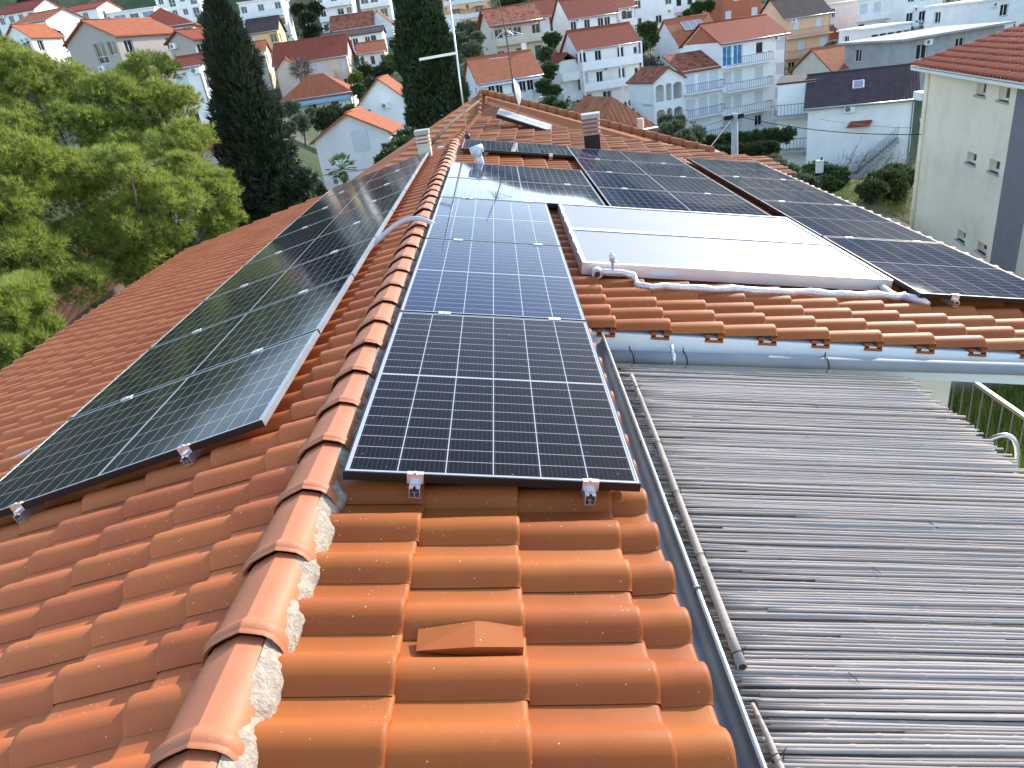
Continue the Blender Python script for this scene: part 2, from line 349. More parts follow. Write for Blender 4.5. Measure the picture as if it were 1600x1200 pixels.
# right slope: narrow by the reed terrace, wide beyond the verge
sR = [.0]+[(.255-RX)/math.cos(AR)+.345*k for k in range(0, 15)]
sNar = [.0]+[(.255-RX)/math.cos(AR)+.352*k for k in range(0, 3)]+[(1.085-RX)/math.cos(AR)]
xs_eave = 5.05
def tminR(s): return 1.93 if s > 1.25 else Y0
roofR = hp(tilefield(ridge0, er, ET, nr, sNar, lambda s: Y0, lambda s: 1.95, -.01, step=.024), 'roof', M['tile'])
roofR['label'] = 'right roof slope of bright orange tiles beside the gutter'
roofR2 = hp(tilefield(ridge0, er, ET, nr, [s for s in sR if s < 5.3], lambda s: 1.97, lambda s: Y1, -.01+.215*9.2), 'roof', M['tile'])
roofR2['label'] = 'wide right roof slope beyond the terrace'
# last tiles along the verge show their hollow ends
for sb in [s for s in sR if 1.3 < s < 5.3]:
    mb = MB(); o = ridge0+er*(sb-.12)+ET*1.945+nr*(-.005)
    mb.box((0, 0, -.03), (.115, .05, -.014), lambda p, o=o: o+er*p[0]+ET*p[1]+nr*p[2])
    mb.box((0, .01, -.014), (.03, .05, .012), lambda p, o=o: o+er*p[0]+ET*p[1]+nr*p[2])
    mb.box((.08, .01, -.014), (.115, .05, .012), lambda p, o=o: o+er*p[0]+ET*p[1]+nr*p[2])
    hp(mb, 'verge_tile_end', M['tile'])

# a raised ventilation tile
o = ridge0+er*((.60-RX)/math.cos(AR)-.02)+nr*.02
mb = MB(); tv = -.69
P = lambda s, t, z: tuple(ridge0+er*((s-RX)/math.cos(AR))+ET*t+nr*z)
a_, b_, c_, d_ = P(.30, tv-.02, .018), P(.46, tv-.035, .055), P(.595, tv-.035, .06), P(.595, tv+.07, .045)
e_, f_, g_ = P(.30, tv+.05, .03), P(.46, tv+.07, .05), P(.595, tv-.035, .02); h_ = P(.46, tv-.035, .02)
for q in ((a_, b_, f_, e_), (b_, c_, d_, f_), (a_, h_, b_), (h_, g_, c_, b_), (g_, P(.595, tv+.07, .02), d_, c_)): mb.face(q)
hp(mb, 'vent_tile', M['tile'])
# ridge tiles
profR = [(-.132, -.150), (-.128, -.105), (-.112, -.062), (-.085, -.036), (-.045, -.017), (0, 0)]
profS = [(0, 0), (.030, -.008), (.058, -.018), (.076, -.034), (.090, -.062), (.096, -.098), (.098, -.150)]
def ridge_tile():
    mb = MB(); rows = []
    for y, k, dz in [(.0, 1.06, .005), (.008, 1.09, .008), (.014, 1.07, .006), (.018, 1.08, .008), (.026, 1.10, .011), (.040, 1.11, .012), (.052, 1.08, .008), (.060, 1.03, .002), (.070, 1.0, 0), (.20, .99, -.002), (.352, .94, -.008), (.358, .94, -.010)]:
        rows.append((y, k, dz))
    for pf in (profR, profS): mb.grid([[(x*k, y, z*k+dz) for x, z in pf] for y, k, dz in rows])
    # sharp crest
    for pf in (profR, profS): mb.grid([[(x*1.06, 0, z*1.06+.005) for x, z in pf], [(x*.98, .012, z*.98-.004) for x, z in pf]], False)
    return mb
ridge = bpy.data.objects.new('ridge_tile', None)
caps = []
for k in range(-8, 31):
    y = .31+.345*k
    if y > 10.45: break
    if k == -8:
        c = ridge_tile().build('ridge_tile', M['cap']); 
        me = c.data
    else:
        c = bpy.data.objects.new('ridge_tile', me); col.objects.link(c)
    c.parent = roofR; c.location = (RX+random.uniform(-.004, .004), y-.03, -.012+random.uniform(-.003, .003)); c.rotation_euler = (R(-.8), 0, R(random.uniform(-.7, .7)))
    if y > 10.3: break
# roofing sheet beneath, so nothing shows through
mb = MB()
def slab(mb, O, es, n, s0, s1, t0, t1, th=.05, d=-.035):
    a = [O+es*s+ET*t+n*d for s, t in ((s0, t0), (s1, t0), (s1, t1), (s0, t1))]; b = [p-n*th for p in a]
    mb.face(a); mb.face(b[::-1])
    for i in range(4): mb.face([a[i], b[i], b[(i+1) % 4], a[(i+1) % 4]])
slab(mb, ridge0, el, nl, 0, 5.1, Y0, Y1-.02); slab(mb, ridge0, er, nr, 0, 1.20, Y0, 2.0); slab(mb, ridge0, er, nr, .1, 5.1, 2.02, Y1-.02)
fixn(hp(mb, 'roof_deck', M['brown']))
# mortar bedding under the ridge tiles, uneven edge
for sgn, e_s, n_s, xs in ((1, er, nr, .026),):
    rows = []
    for i in range(0, 1100):
        y = Y0+i*.0125
        if y > 10.35: break
        wv = xs+.092+.008*math.sin(y*29.2+1.2)+.004*math.sin(y*61+1)+random.uniform(-.003, .003)
        if sgn < 0: wv = xs+.055
        s0 = .05
        rows.append([ridge0+e_s*s0+ET*y+n_s*(.085 if sgn > 0 else .03), ridge0+e_s*(wv-.035)+ET*y+n_s*(.062+random.uniform(-.005, .005)-(.03 if sgn < 0 else 0)), ridge0+e_s*(wv-.008)+ET*y+n_s*(.035+random.uniform(-.004, .004)), ridge0+e_s*wv+ET*y+n_s*(-.03)])
    mb = MB(); mb.grid(rows); hp(mb, 'mortar_bed', M['mortar'])
# walls, fascia
mb = MB()
mb.box((-5.0, 0, -8.2), (-4.75, Y1-.25, -1.32)); mb.box((-4.75, Y1-.5, -8.2), (4.6, Y1-.25, -1.3)); mb.box((-4.75, -3.1, -8.2), (1.0, -2.9, -1.4))
mb.box((.86, -3.1, -8.2), (1.02, 1.93, -.48)); mb.box((4.45, 7.2, -8.2), (4.7, Y1-.5, -1.25)); mb.box((3.2, 2.16, -8.2), (3.44, 7.2, -1.1)); mb.box((3.44, 6.9, -8.2), (4.7, 7.2, -1.2)); mb.box((-5.0, -3.1, -8.2), (-4.75, 0, -1.32))
hp(mb, 'wall', M['cream'])
mb = MB(); mb.box((1.0, 1.97, -8.2), (3.44, 2.16, -1.03)); hp(mb, 'terrace_wall', M['cream'])
mb = MB()                                           # sloping white verge beam
zt = lambda x: ridge0[2]-(x-RX)*math.tan(AR)-.012
P = [(1.03, zt(1.03)), (5.0, zt(5.0)), (5.0, -1.37), (3.44, -1.06), (1.03, -.62)]
mb.face([(x, 1.955, z) for x, z in P]); mb.face([(x, 2.19, z) for x, z in P][::-1])
for i in range(5):
    a, b = P[i], P[(i+1) % 5]; mb.face([(a[0], 1.955, a[1]), (a[0], 2.19, a[1]), (b[0], 2.19, b[1]), (b[0], 1.955, b[1])])
fixn(hp(mb, 'verge_beam', M['white']))
# eave gutter beside the reed mat
def gutter(mb, p0, p1, r=.06, side=1, n=10):
    p0, p1 = np.array(p0), np.array(p1)
    for rr, flip in ((r, 1), (r-.004, -1)):
        rows = []
        for p in (p0, p1):
            rows.append([p+np.array([-math.cos(math.pi*k/n)*rr, 0, -math.sin(math.pi*k/n)*rr]) for k in range(n+1)])
        mb.grid(rows)
    return mb
mb = MB()
mb.tube([(1.182, Y0, -.432), (1.182, 1.92, -.397)], .008, 8); rim = mb; mb = gutter(MB(), (1.115, Y0, -.435), (1.115, 1.92, -.40), .065)
g = hp(mb, 'gutter', M['gut'])
hp(rim, 'gutter_rim', M['alu'], g)
mb = MB()
for y in (-1.35, -.36, .62, 1.5): mb.box((1.17, y-.003, -.436), (1.193, y+.003, -.40))
hp(mb, 'gutter_joint', M['darkgrey'], g)
mb = gutter(MB(), (-5.42, Y0, -1.38), (-5.42, Y1, -1.34), .065); mb.box((-5.485, Y1-.01, -1.41), (-5.355, Y1, -1.33)); hp(mb, 'gutter', M['galv'])

# drain pipe along the verge, with its bracket and ties
pipe = empty('drain_pipe', (1.2, 1.86, -.52)); tag(pipe, 'grey metal drain pipe running along the white beam above the reed mat', 'pipe')
pz = lambda x: -.522-(x-1.18)*.178
mb = MB(); mb.tube([(x, 1.875, pz(x)) for x in (1.12, 2, 3, 4, 5.1)], .041, 20); o = mb.build('pipe', M['pipem']); o.parent = pipe; o.location = (-1.2, -1.86, .52)
mb = MB()
for x in (1.60,): mb.tube([(x-.012, 1.875, pz(x)), (x+.012, 1.875, pz(x))], .047, 18); mb.tube([(x, 1.86, pz(x)+.04), (x, 1.9, pz(x)+.075)], .012, 8)
o = mb.build('pipe_bracket', M['alu']); o.parent = pipe; o.location = (-1.2, -1.86, .52)
for x in (1.335, 1.665, 2.55):
    mb = MB(); mb.tube([(x+.002*i, 1.875+.045*math.cos(a), pz(x)+.045*math.sin(a)) for i, a in enumerate(np.linspace(0, 6.2, 16))], .0035, 5)
    mb.tube([(x, 1.86, pz(x)+.05), (x-.004, 1.85, pz(x)+.085)], .004, 5)
    mb.tube([(x, 1.83, pz(x)-.03), (x+.006, 1.815, pz(x)-.10)], .003, 5)
    o = mb.build('cable_tie', M['blackplastic']); o.parent = pipe; o.location = (-1.2, -1.86, .52)

# ================================================================ REED SHADE
RS = math.atan(.185); reed = empty('reed_mat', (1.2, 0, -.56))
reed.rotation_euler = (0, RS, 0); tag(reed, 'weathered grey reed mat roofing the terrace beside the gutter', 'reed shade')
M['reednode'] = mat('pale_reed_node', (.54, .48, .42), .8, var=.3, scale=30)
RN = MB(); mb = MB()
y = -1.75; i = 0
while y < 1.80:
    r = random.uniform(.0045, .0080); x0 = 1.205+random.uniform(-.01, .09)
    if random.random() < .12: x0 += random.uniform(.02, .5)
    x1 = 3.07+random.uniform(-.03, .05)
    sk = random.uniform(-.014, .004); z0 = -.562+random.uniform(-.006, .007); z1 = z0+random.uniform(-.005, .005); n = 12
    bow = random.uniform(-.004, .004); nd = random.uniform(.20, .36); off = random.uniform(0, nd)
    pts = []; rs = []; tp = random.choice([1, -1])*random.uniform(.05, .25)
    x = x0
    nodes_x = [x0+off+k*nd for k in range(12) if x0+off+k*nd < x1]
    xs_ = sorted(set([x0, x1]+[q+d for q in nodes_x for d in (-.012, -.004, .004, .012) if x0 < q+d < x1]))
    for x in xs_:
        t = (x-x0)/(x1-x0); isn = any(abs(abs(x-q)-.004) < 1e-4 for q in nodes_x)
        pts.append((x, y+sk*t+bow*math.sin(math.pi*t), z0+(z1-z0)*t+.002*math.sin(t*9+y*40))); rs.append(r*(1+tp*(t-.5))*(1.14 if isn else 1))
    mb.tube(pts, rs, 7)
    for q in nodes_x:
        t = (q-x0)/(x1-x0); zq = z0+(z1-z0)*t+.002*math.sin(t*9+y*40); yq = y+sk*t+bow*math.sin(math.pi*t); rq = r*(1+tp*(t-.5))*1.12
        RN.tube([(q-.0035, yq, zq), (q+.0035, yq, zq)], rq, 7)
    y += r*2*.96+ (random.uniform(.004, .010) if random.random() < .05 else 0)
RN.build('reed_nodes', M['reednode'], reed).location = (-1.2, 0, .56)
ro = mb.build('reeds', M['reed']); ro.parent = reed; ro.location = (-1.2, 0, .56)
# bed of thinner, darker reeds just beneath
mb = MB(); y = -1.75
while y < 1.82:
    mb.tube([(1.21, y, -.580), (3.03+random.uniform(-.05, .03), y+random.uniform(-.02, .02), -.580)], .008, 5); y += .0155
o = mb.build('under_reeds', M['reed']); o.parent = reed; o.location = (-1.2, 0, .56)
def cane(pts, rs, name='batten'):
    mb = MB(); out = []; orr = []
    for i in range(len(pts)-1):
        a, b = np.array(pts[i]), np.array(pts[i+1])
        for k in range(5):
            t = k/5; out.append(a+(b-a)*t); orr.append(rs[i]+(rs[i+1]-rs[i])*t)
            if k % 3 == 2: out.append(a+(b-a)*(t+.01)); orr.append(orr[-1]*1.15); out.append(a+(b-a)*(t+.02)); orr.append(orr[-2])
    out.append(np.array(pts[-1])); orr.append(rs[-1]); mb.tube(out, orr, 12)
    o = mb.build(name, M['reed']); o.parent = reed; o.location = (-1.2, 0, .56); return o
cane([(1.292, 1.60, -.525), (1.286, .9, -.530), (1.272, .2, -.532), (1.257, -.585, -.530)], [.011, .013, .0145, .0165])
mb = MB(); mb.tube([(1.2568, -.5865, -.530), (1.2569, -.5835, -.530)], .0125, 12); o = mb.build('batten_end', M['blackplastic']); o.parent = reed; o.location = (-1.2, 0, .56)
cane([(1.248, -.715, -.540), (1.252, -.83, -.535), (1.256, -1.2, -.530)], [.006, .009, .013])
cane([(2.85, 1.78, -.6), (2.85, -1.7, -.6)], [.02, .02], 'batten_below'); cane([(1.4, 1.78, -.6), (1.4, -1.7, -.6)], [.02, .02], 'batten_below')
for yy in (1.42, .80, .37, -.05, -.535, -.90):
    mb = MB(); cx = 1.257+(yy+.585)*.016
    mb.tube([(cx+.019*math.cos(a), yy+.003*math.sin(a*2), -.530+.019*math.sin(a)) for a in np.linspace(0, 6.28, 14)], .0018, 5)
    mb.tube([(cx+.012, yy, -.517), (cx+.026, yy+.014, -.505)], .0016, 4)
    o = mb.build('wire_tie', M['blackplastic']); o.parent = reed; o.location = (-1.2, 0, .56)
mb = MB()
for (x, y) in ((1.62, -.62), (2.1, .95), (2.35, .2), (1.95, -.1), (2.3, 1.3)):
    mb.tube([(x, y, -.55), (x-.01, y+.02, -.546), (x-.014, y+.045, -.553)], .0016, 4)
o = mb.build('wire_tie', M['blackplastic']); o.parent = reed; o.location = (-1.2, 0, .56)
mb = MB()
for x in (1.45, 2.45): mb.box((x-.04, -1.8, -.73), (x+.04, 1.9, -.62))
o = mb.build('timber_joist', M['brown']); o.parent = reed; o.location = (-1.2, 0, .56)
mb = MB()
for y in (-1.7,): 
    for x in (1.45, 2.45): mb.box((x-.05, y-.05, -4.4), (x+.05, y+.05, -.73))
o = mb.build('post', M['brown']); o.parent = reed; o.location = (-1.2, 0, .56)

# ================================================================ SOLAR PANELS
LP, WP, GAPP = 1.7168, 1.092, .020
def panel_proto(W, L_, m, side=False, name='solar_module'):
    """local: x across (W), y along (L), z normal, glass level z=0, origin at a corner"""
    root = empty(name)
    mb = MB(); f = .009
    mb.face([(f, f, -.002), (W-f, f, -.002), (W-f, L_-f, -.002), (f, L_-f, -.002)], [(0, 0), (1, 0), (1, 1), (0, 1)]); mb.build('glass', m, root)
    mb = MB()
    for a, b in (((0, 0, -.035), (W, f, 0)), ((0, L_-f, -.035), (W, L_, 0)), ((0, f, -.035), (f, L_-f, 0)), ((W-f, f, -.035), (W, L_-f, 0))): mb.box(a, b)
    mb.build('frame', M['blackframe'], root)
    mb = MB(); mb.face([(f, f, -.03), (f, L_-f, -.03), (W-f, L_-f, -.03), (W-f, f, -.03)]); mb.build('back_sheet', M['shut'], root)
    # thin bare-aluminium strip along the inner lip of the frame
    mb = MB(); q = .002
    for a, b in (((f-q, f-q, 0), (W-f+q, f, .0006)), ((f-q, L_-f, 0), (W-f+q, L_-f+q, .0006)), ((f-q, f, 0), (f, L_-f, .0006)), ((W-f, f, 0), (W-f+q, L_-f, .0006))): mb.box(a, b)
    mb.build('frame_lip', M['alu'], root)
    if side: mb = MB(); mb.box((.002, L_, -.034), (W-.002, L_+.003, -.001)); mb.box((.002, L_-f+.001, 0), (W-.002, L_, .0008)); mb.build('frame_side', M['galv'], root)  # silver strip paints sun sheen on the black frame's ridge side
    return root
def place(root, O, ex, ey, en):
    root.matrix_world = Matrix(((ex[0], ey[0], en[0], O[0]), (ex[1], ey[1], en[1], O[1]), (ex[2], ey[2], en[2], O[2]), (0, 0, 0, 1)))
protos = {}
def panel(O, ex, ey, en, W, L_, key, label, group):
    if key not in protos: o = protos[key] = panel_proto(W, L_, M['panelL'] if key == 'L' else M['panel'] if key == 'P' else M['panel0'] if key == 'P0' else M['panelQ'], key == 'L')
    else: o = copy_tree(protos[key])
    place(o, O, ex, ey, en); tag(o, label, 'solar panel', group); return o
O0 = np.zeros(3)
ordn = ['nearest', 'second', 'third', 'fourth', 'fifth', 'sixth', 'seventh', 'farthest']
GRID = 'roof solar panels on the right slope'
for k in range(3):
    panel(O0+ET*k*(LP+GAPP)+nr*random.uniform(-.002, .002), er, ET, nr, WP, LP, 'P' if k else 'P0', ['nearest upright solar panel, its lower edge above the bare orange tiles', 'second upright solar panel along the ridge, beyond the nearest one', 'third upright solar panel beside the ridge, reached by the grey conduit'][k], GRID)
W2 = 1.190
T4 = 3*(LP+GAPP)
def land(s, t, label, key='Q'):            # long side down the slope
    return panel(O0+er*(s+LP)+ET*t, ET, -er, nr, W2, LP, key, label, GRID)
land(0, T4, 'sideways solar panel just above the three upright ones beside the ridge')
land(0, T4+W2+GAPP, 'sideways solar panel beside the ridge with the white vent pipe behind its top edge')
land(.06, 9.05, 'lone sideways solar panel beyond the bare strip of tiles, farthest along the ridge')
for k in range(4):
    land(1.76, 5.18+k*(1.19+.02), ['sideways solar panel of the middle block directly behind the white collectors', 'second sideways solar panel of the middle block counted from the white collectors', 'third sideways solar panel of the middle block counted from the white collectors', 'farthest sideways solar panel of the middle block, before the brick chimney'][k])
for k in range(4):
    panel(O0+er*3.665+ET*(2.70+k*(LP+.03)), er, ET, nr, 1.18, LP, 'S', ['nearest upright panel of the right-hand row, its corner above the tiles by the collectors', 'second upright panel of the right-hand row, beside the far collector corner', 'third upright panel of the right-hand row', 'farthest upright panel of the right-hand row, below the concrete pole'][k], GRID)
LW, LL = 1.1263, 1.7209
for k in range(8):
    panel(PLp+ET*k*(LW+.02)+elp*LL, ET, -elp, nlp, LW, LL, 'L', ordn[k].capitalize().lower()+' dark solar panel of the row on the left roof slope' if k else 'nearest dark solar panel of the left row, its lower edge held by two end clamps', 'dark solar panels in a row on the left slope')

# rails, hooks and clamps: every rail is one thing
def rail(O, ed, length, es, n, clamps, label, end=None, hooks=()):
    """rail runs along ed; es across the slope; clamps at distances along it"""
    root = empty('mounting_rail', O); tag(root, label, 'rail', 'aluminium rails under the solar panels')
    def T(p): return ed*p[0]+es*p[1]+n*p[2]
    mb = MB()
    for a, b in (((0, -.020, -.079), (length, .020, -.075)), ((0, -.020, -.075), (length, -.0165, -.036)), ((0, .0165, -.075), (length, .020, -.036)), ((0, -.0165, -.040), (length, -.006, -.0365)), ((0, .006, -.040), (length, .0165, -.0365)), ((0, -.002, -.075), (length, .002, -.056)), ((0, -.010, -.058), (length, .010, -.055))): mb.box(a, b, T)
    mb.build('rail', M['alu'], root)
    mb = MB(); mb.box((-.001, -.0165, -.075), (length-.01, .0165, -.058), T)
    for c, kind in clamps:
        mb = MB()
        if kind == 'end':
            mb.box((c-.004, -.030, .0012), (c+.014, .030, .005), T); mb.box((c-.006, -.030, -.036), (c-.002, .030, .005), T); mb.tube([T((c+.003, 0, .005)), T((c+.003, 0, .010))], .007, 8)
            mb.box((c-.026, -.014, -.0365), (c-.006, .014, -.024), T)
        else:
            mb.box((c-.018, -.035, .0012), (c+.018, .035, .005), T); mb.tube([T((c, 0, .005)), T((c, 0, .009))], .006, 8)
        mb.build('clamp', M['alu'], root)
    mb = MB()
    for hk in hooks:
        mb.tube([T((hk, .03, -.05)), T((hk, .045, -.13))], .006, 8); mb.box((hk-.018, .016, -.065), (hk+.018, .052, -.058), T)
        mb.tube([T((hk, .045, -.118)), T((hk, .045, -.124))], .018, 8)
        mb.box((hk-.015, .018, -.085), (hk+.015, .022, -.045), T)
    if hooks: mb.build('roof_bracket', M['alu'], root)
    return root
cl = lambda L0, n, w, st: [(st, 'end')]+[(st+w*(i+1), 'mid') for i in range(n-1)]
for s, lb in ((.262, 'aluminium rail under the near upright panels on their ridge side'), (.905, 'aluminium rail under the near upright panels on their gutter side')):
    rail(er*s+ET*-.035, ET, T4+.05, er, nr, [(.035, 'end')]+[(.035+(LP+GAPP)*k-GAPP/2, 'mid') for k in (1, 2, 3)], lb, hooks=(.5, 1.6, 2.7, 3.8, 4.9))
for s, lb in ((.30, 'aluminium rail under the sideways pair, ridge side'), (1.42, 'aluminium rail under the sideways pair, gutter side')):
    rail(er*s+ET*(T4-.02), ET, 2.6, er, nr, [(.01, 'mid'), (W2+.03, 'mid')], lb, hooks=(.3, 1.5))
for s, lb in ((.42, 'aluminium rail of the lone far panel, ridge side'), (1.42, 'aluminium rail of the lone far panel, chimney side')):
    rail(er*s+ET*9.02, ET, 1.25, er, nr, [(.03, 'end')] if s > 1 else [], lb, hooks=(.2,))
for s, lb in ((2.10, 'aluminium rail under the middle block, ridge side'), (3.10, 'aluminium rail under the middle block, right side')):
    rail(er*s+ET*5.15, ET, 4.9, er, nr, [(.03, 'end')]+[(.02+1.21*k, 'mid') for k in (1, 2, 3)], lb, hooks=(.3, 1.5, 2.7, 4))
for s, lb in ((3.93, 'aluminium rail with bare end under the right-hand row, collector side'), (4.60, 'aluminium rail under the right-hand row, outer side')):
    rail(er*s+ET*2.66, ET, 7.05, er, nr, [(.04, 'end')]+[(.025+(LP+.03)*k, 'mid') for k in (1, 2, 3)], lb, hooks=(.3, 1.5, 2.7, 4, 5.3))
for s, lb in ((.40, 'aluminium rail with bare end under the left row, nearer the ridge'), (1.30, 'aluminium rail with bare end under the left row, nearer the eave')):
    rail(PLp+elp*s-ET*.035, ET, 9.2, elp, nlp, [(.035, 'end')]+[(.025+(LW+.02)*k, 'mid') for k in range(1, 8)], lb, hooks=(.05, 1.2, 2.4, 3.6))
# ridge-side silver strip of the left row is sun sheen painted on black frames
for k in range(8):
    pass

# ================================================================ FLAT PLATE COLLECTORS
def collector(t, label, first=False):
    root = empty('solar_collector'); W, L_ = 1.10, 2.40
    mb = MB(); mb.box((0, 0, -.09), (L_, .012, 0)); mb.box((0, W-.012, -.09), (L_, W, 0)); mb.box((0, .012, -.09), (.012, W-.012, 0)); mb.box((L_-.012, .012, -.09), (L_, W-.012, 0)); mb.box((.012, .012, -.09), (L_-.012, W-.012, -.08))
    mb.build('casing', M['alusheet'], root)
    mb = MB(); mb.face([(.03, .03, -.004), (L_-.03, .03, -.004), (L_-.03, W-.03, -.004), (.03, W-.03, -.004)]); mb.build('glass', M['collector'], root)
    mb = MB()
    for a, b in (((0, 0, 0), (L_, .03, .004)), ((0, W-.03, 0), (L_, W, .004)), ((0, .03, 0), (.03, W-.03, .004)), ((L_-.03, .03, 0), (L_, W-.03, .004))): mb.box(a, b)
    mb.build('trim', M['alu'], root)
    mb = MB()
    for y in (.25, .62, .92): mb.box((-.008, y, -.03), (.0, y+.07, .006))
    mb.build('side_clip', M['alu'], root)
    if first:
        mb = MB(); mb.box((.52, -.0015, -.065), (.72, 0, -.035)); mb.build('rating_plate', M['shut'], root)
        mb = MB(); mb.box((.36, -.02, -.14), (.42, .03, -.09)); mb.tube([(.39, -.02, -.1), (.39, -.02, -.06)], .012, 8); mb.box((2.0, -.02, -.15), (2.08, .03, -.09)); mb.build('mounting_foot', M['blackframe'], root)
    place(root, er*1.215+ET*t+nr*.0, er, ET, nr)
    tag(root, label, 'solar collector', 'white glass solar water collectors'); return root
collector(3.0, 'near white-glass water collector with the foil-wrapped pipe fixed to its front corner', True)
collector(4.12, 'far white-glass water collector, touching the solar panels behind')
T = lambda s, t, z: er*s+ET*t+nr*z
pp = empty('insulated_pipe', T(1.4, 2.9, -.1)); tag(pp, 'foil-wrapped insulated pipe with an air valve running below the white collectors', 'pipe')
def pbuild(mb, name, m): o = mb.build(name, m, origin=T(1.4, 2.9, -.1)); o.parent = pp; o.location = (0, 0, 0); return o
M['capm'] = mat('tan_chimney_slab', (.33, .25, .20), .9, var=.15, scale=12)
M['soot'] = mat('sooty_render', (.022, .017, .015), .9)
M['foil'] = mat('crumpled_foil', (.70, .66, .64), .35, .55, var=.15, scale=40, bump=.006, bscale=90)
mb = MB()
pts = [T(1.33, 2.985, -.05), T(1.33, 2.93, -.05), T(1.40, 2.91, -.035), T(1.50, 2.90, -.03), T(1.585, 2.885, -.045), T(1.61, 2.85, -.085), T(1.60, 2.79, -.085), T(1.62, 2.73, -.075), T(1.70, 2.70, -.07)]
n = 26
for i in range(1, n): pts.append(T(1.70+(3.62-1.70)*i/n, 2.70+.012*math.sin(i*.9)+.10*(i/n), -.062+.004*math.sin(i*1.7)))
pts += [T(3.62, 2.81, -.06)]
mb.tube(pts, [.026+.004*math.sin(i*2.1)+random.uniform(-.002, .003) for i in range(len(pts))], 12); pbuild(mb, 'pipe_insulation', M['foil'])
mb = MB(); mb.tube([T(3.53, 3.0, -.05), T(3.53, 2.93, -.055), T(3.55, 2.87, -.07), T(3.56, 2.82, -.07)], [.024, .026, .028, .03], 12); mb.tube([T(3.62, 2.80, -.065), T(3.70, 2.72, -.06), T(3.73, 2.66, -.065)], [.03, .035, .012], 10); pbuild(mb, 'pipe_elbow', M['foil'])
mb = MB(); mb.tube([T(1.32, 2.945, -.05), T(1.32, 2.90, -.055)], [.045, .04], 12); pbuild(mb, 'pipe_collar', M['foil'])
mb = MB(); mb.tube([T(1.32, 2.899, -.055), T(1.32, 2.895, -.055)], .022, 12); pbuild(mb, 'rubber_plug', M['blackplastic'])
c = T(1.43, 2.905, 0); up = np.array([0, 0, 1.])
mb = MB(); mb.tube([c-up*.01, c+up*.035, c+up*.036, c+up*.055, c+up*.056, c+up*.10, c+up*.105, c+up*.125], [.010, .010, .014, .014, .022, .022, .008, .006], 12); mb.tube([c+up*.04, c+up*.04+np.array([.035, 0, 0])], [.008, .010], 8); pbuild(mb, 'air_valve', M['alusheet'])

# conduits crossing the roof
def conduit(pts, r, label):
    o = MB().tube(pts, r, 14).build('conduit', M['conduit'], origin=pts[0]); tag(o, label, 'conduit'); return o
M['conduit'] = mat('grey_plastic_conduit', (.50, .50, .52), .45)
def bez(P, n=24):
    P = [np.array(p, float) for p in P]; out = []
    for i in range(n+1):
        t = i/n; Q = P[:]
        while len(Q) > 1: Q = [a+(b-a)*t for a, b in zip(Q, Q[1:])]
        out.append(Q[0])
    return out
conduit(bez([(-.66, 3.85, -.19), (-.46, 4.05, -.10), (-.28, 4.22, .12), (-.08, 4.12, .09), (.03, 4.02, -.03), (.12, 4.0, -.10)]), .021, 'grey plastic conduit bending over the ridge between the two panel rows')
conduit([PLp+el*(LL-.1)-nl*.07+ET*1.15, PLp+el*(LL+.25)-nl*.085+ET*1.13, PLp+el*(LL+.7)-nl*.10+ET*1.02, PLp+el*(LL+1.6)-nl*.105+ET*.85], .017, 'grey conduit emerging from under the left panel row towards the eave')

# ================================================================ VENT PIPE ON THE ROOF
vp = empty('vent_pipe', T(.42, 8.0, -.15)); tag(vp, 'white plastic vent pipe with a tee top between the solar panels', 'vent pipe')
b0 = np.array([.385, 7.7, -.24]); 
mb = MB(); mb.tube([b0, b0+[-.04, 0, .33]], .047, 16); o = mb.build('stack', M['shut'], origin=T(.42, 8.0, -.15)); o.parent = vp; o.location = (0, 0, 0)
mb = MB(); q = b0+np.array([-.04, 0, .33]); mb.tube([q+[-.0, 0, -.08], q+[0, 0, .02]], .056, 16); mb.tube([q+[-.08, -.03, .0], q+[.07, .03, .02]], .054, 16); o = mb.build('tee_cap', M['shut'], origin=T(.42, 8.0, -.15)); o.parent = vp; o.location = (0, 0, 0)

# ================================================================ TERRACE RAILING AND LADDER
rl = empty('railing', (4.9, 3, -3.2)); tag(rl, 'silver metal railing with upright bars beyond the reed mat', 'railing')
def rb(mb, name, m=None): o = mb.build(name, m or M['rail'], origin=(4.9, 3, -3.2)); o.parent = rl; o.location = (0, 0, 0); return o
mb = MB(); mb.box((4.89, .5, -2.22), (4.925, 4.4, -2.185)); rb(mb, 'top_rail')
mb = MB(); mb.box((4.89, .5, -3.22), (4.93, 4.4, -3.18)); rb(mb, 'bottom_rail')
for i in range(27):
    y = .55+i*.145; mb = MB(); mb.box((4.904, y, -3.18), (4.914, y+.01, -2.22)); rb(mb, 'bar')
ld = empty('ladder', (4.3, 2.4, -3)); tag(ld, 'bent silver tube handrail of a ladder beside the reed mat', 'ladder')
mb = MB(); A = onz(1535, 690, -2.1); B = onz(1560, 674, -2.0); Cc = onz(1588, 674, -2.02); Dd = onz(1599, 700, -2.12)
mb.tube(bez([A+[0, 0, -.10], A+[0, 0, .02], B, Cc, Cc+[.07, 0, 0], Dd, Dd+[0, 0, -.6], Dd+[0, 0, -1.6]], 30), .02, 12); o = mb.build('handrail', M['alu'], origin=(4.3, 2.4, -3)); o.parent = ld; o.location = (0, 0, 0)
tw_ = MB(); tw_.box((2.7, -3, -4.62), (5.05, 4.45, -4.50)); tag(tw_.build('terrace_floor', M['concrete']), kind='structure')
mb = MB(); mb.box((4.95, 8.3, -8), (14, 8.6, -3.5)); tag(mb.build('retaining_wall', M['greyw']), 'grey retaining wall behind the silver railing', 'wall')
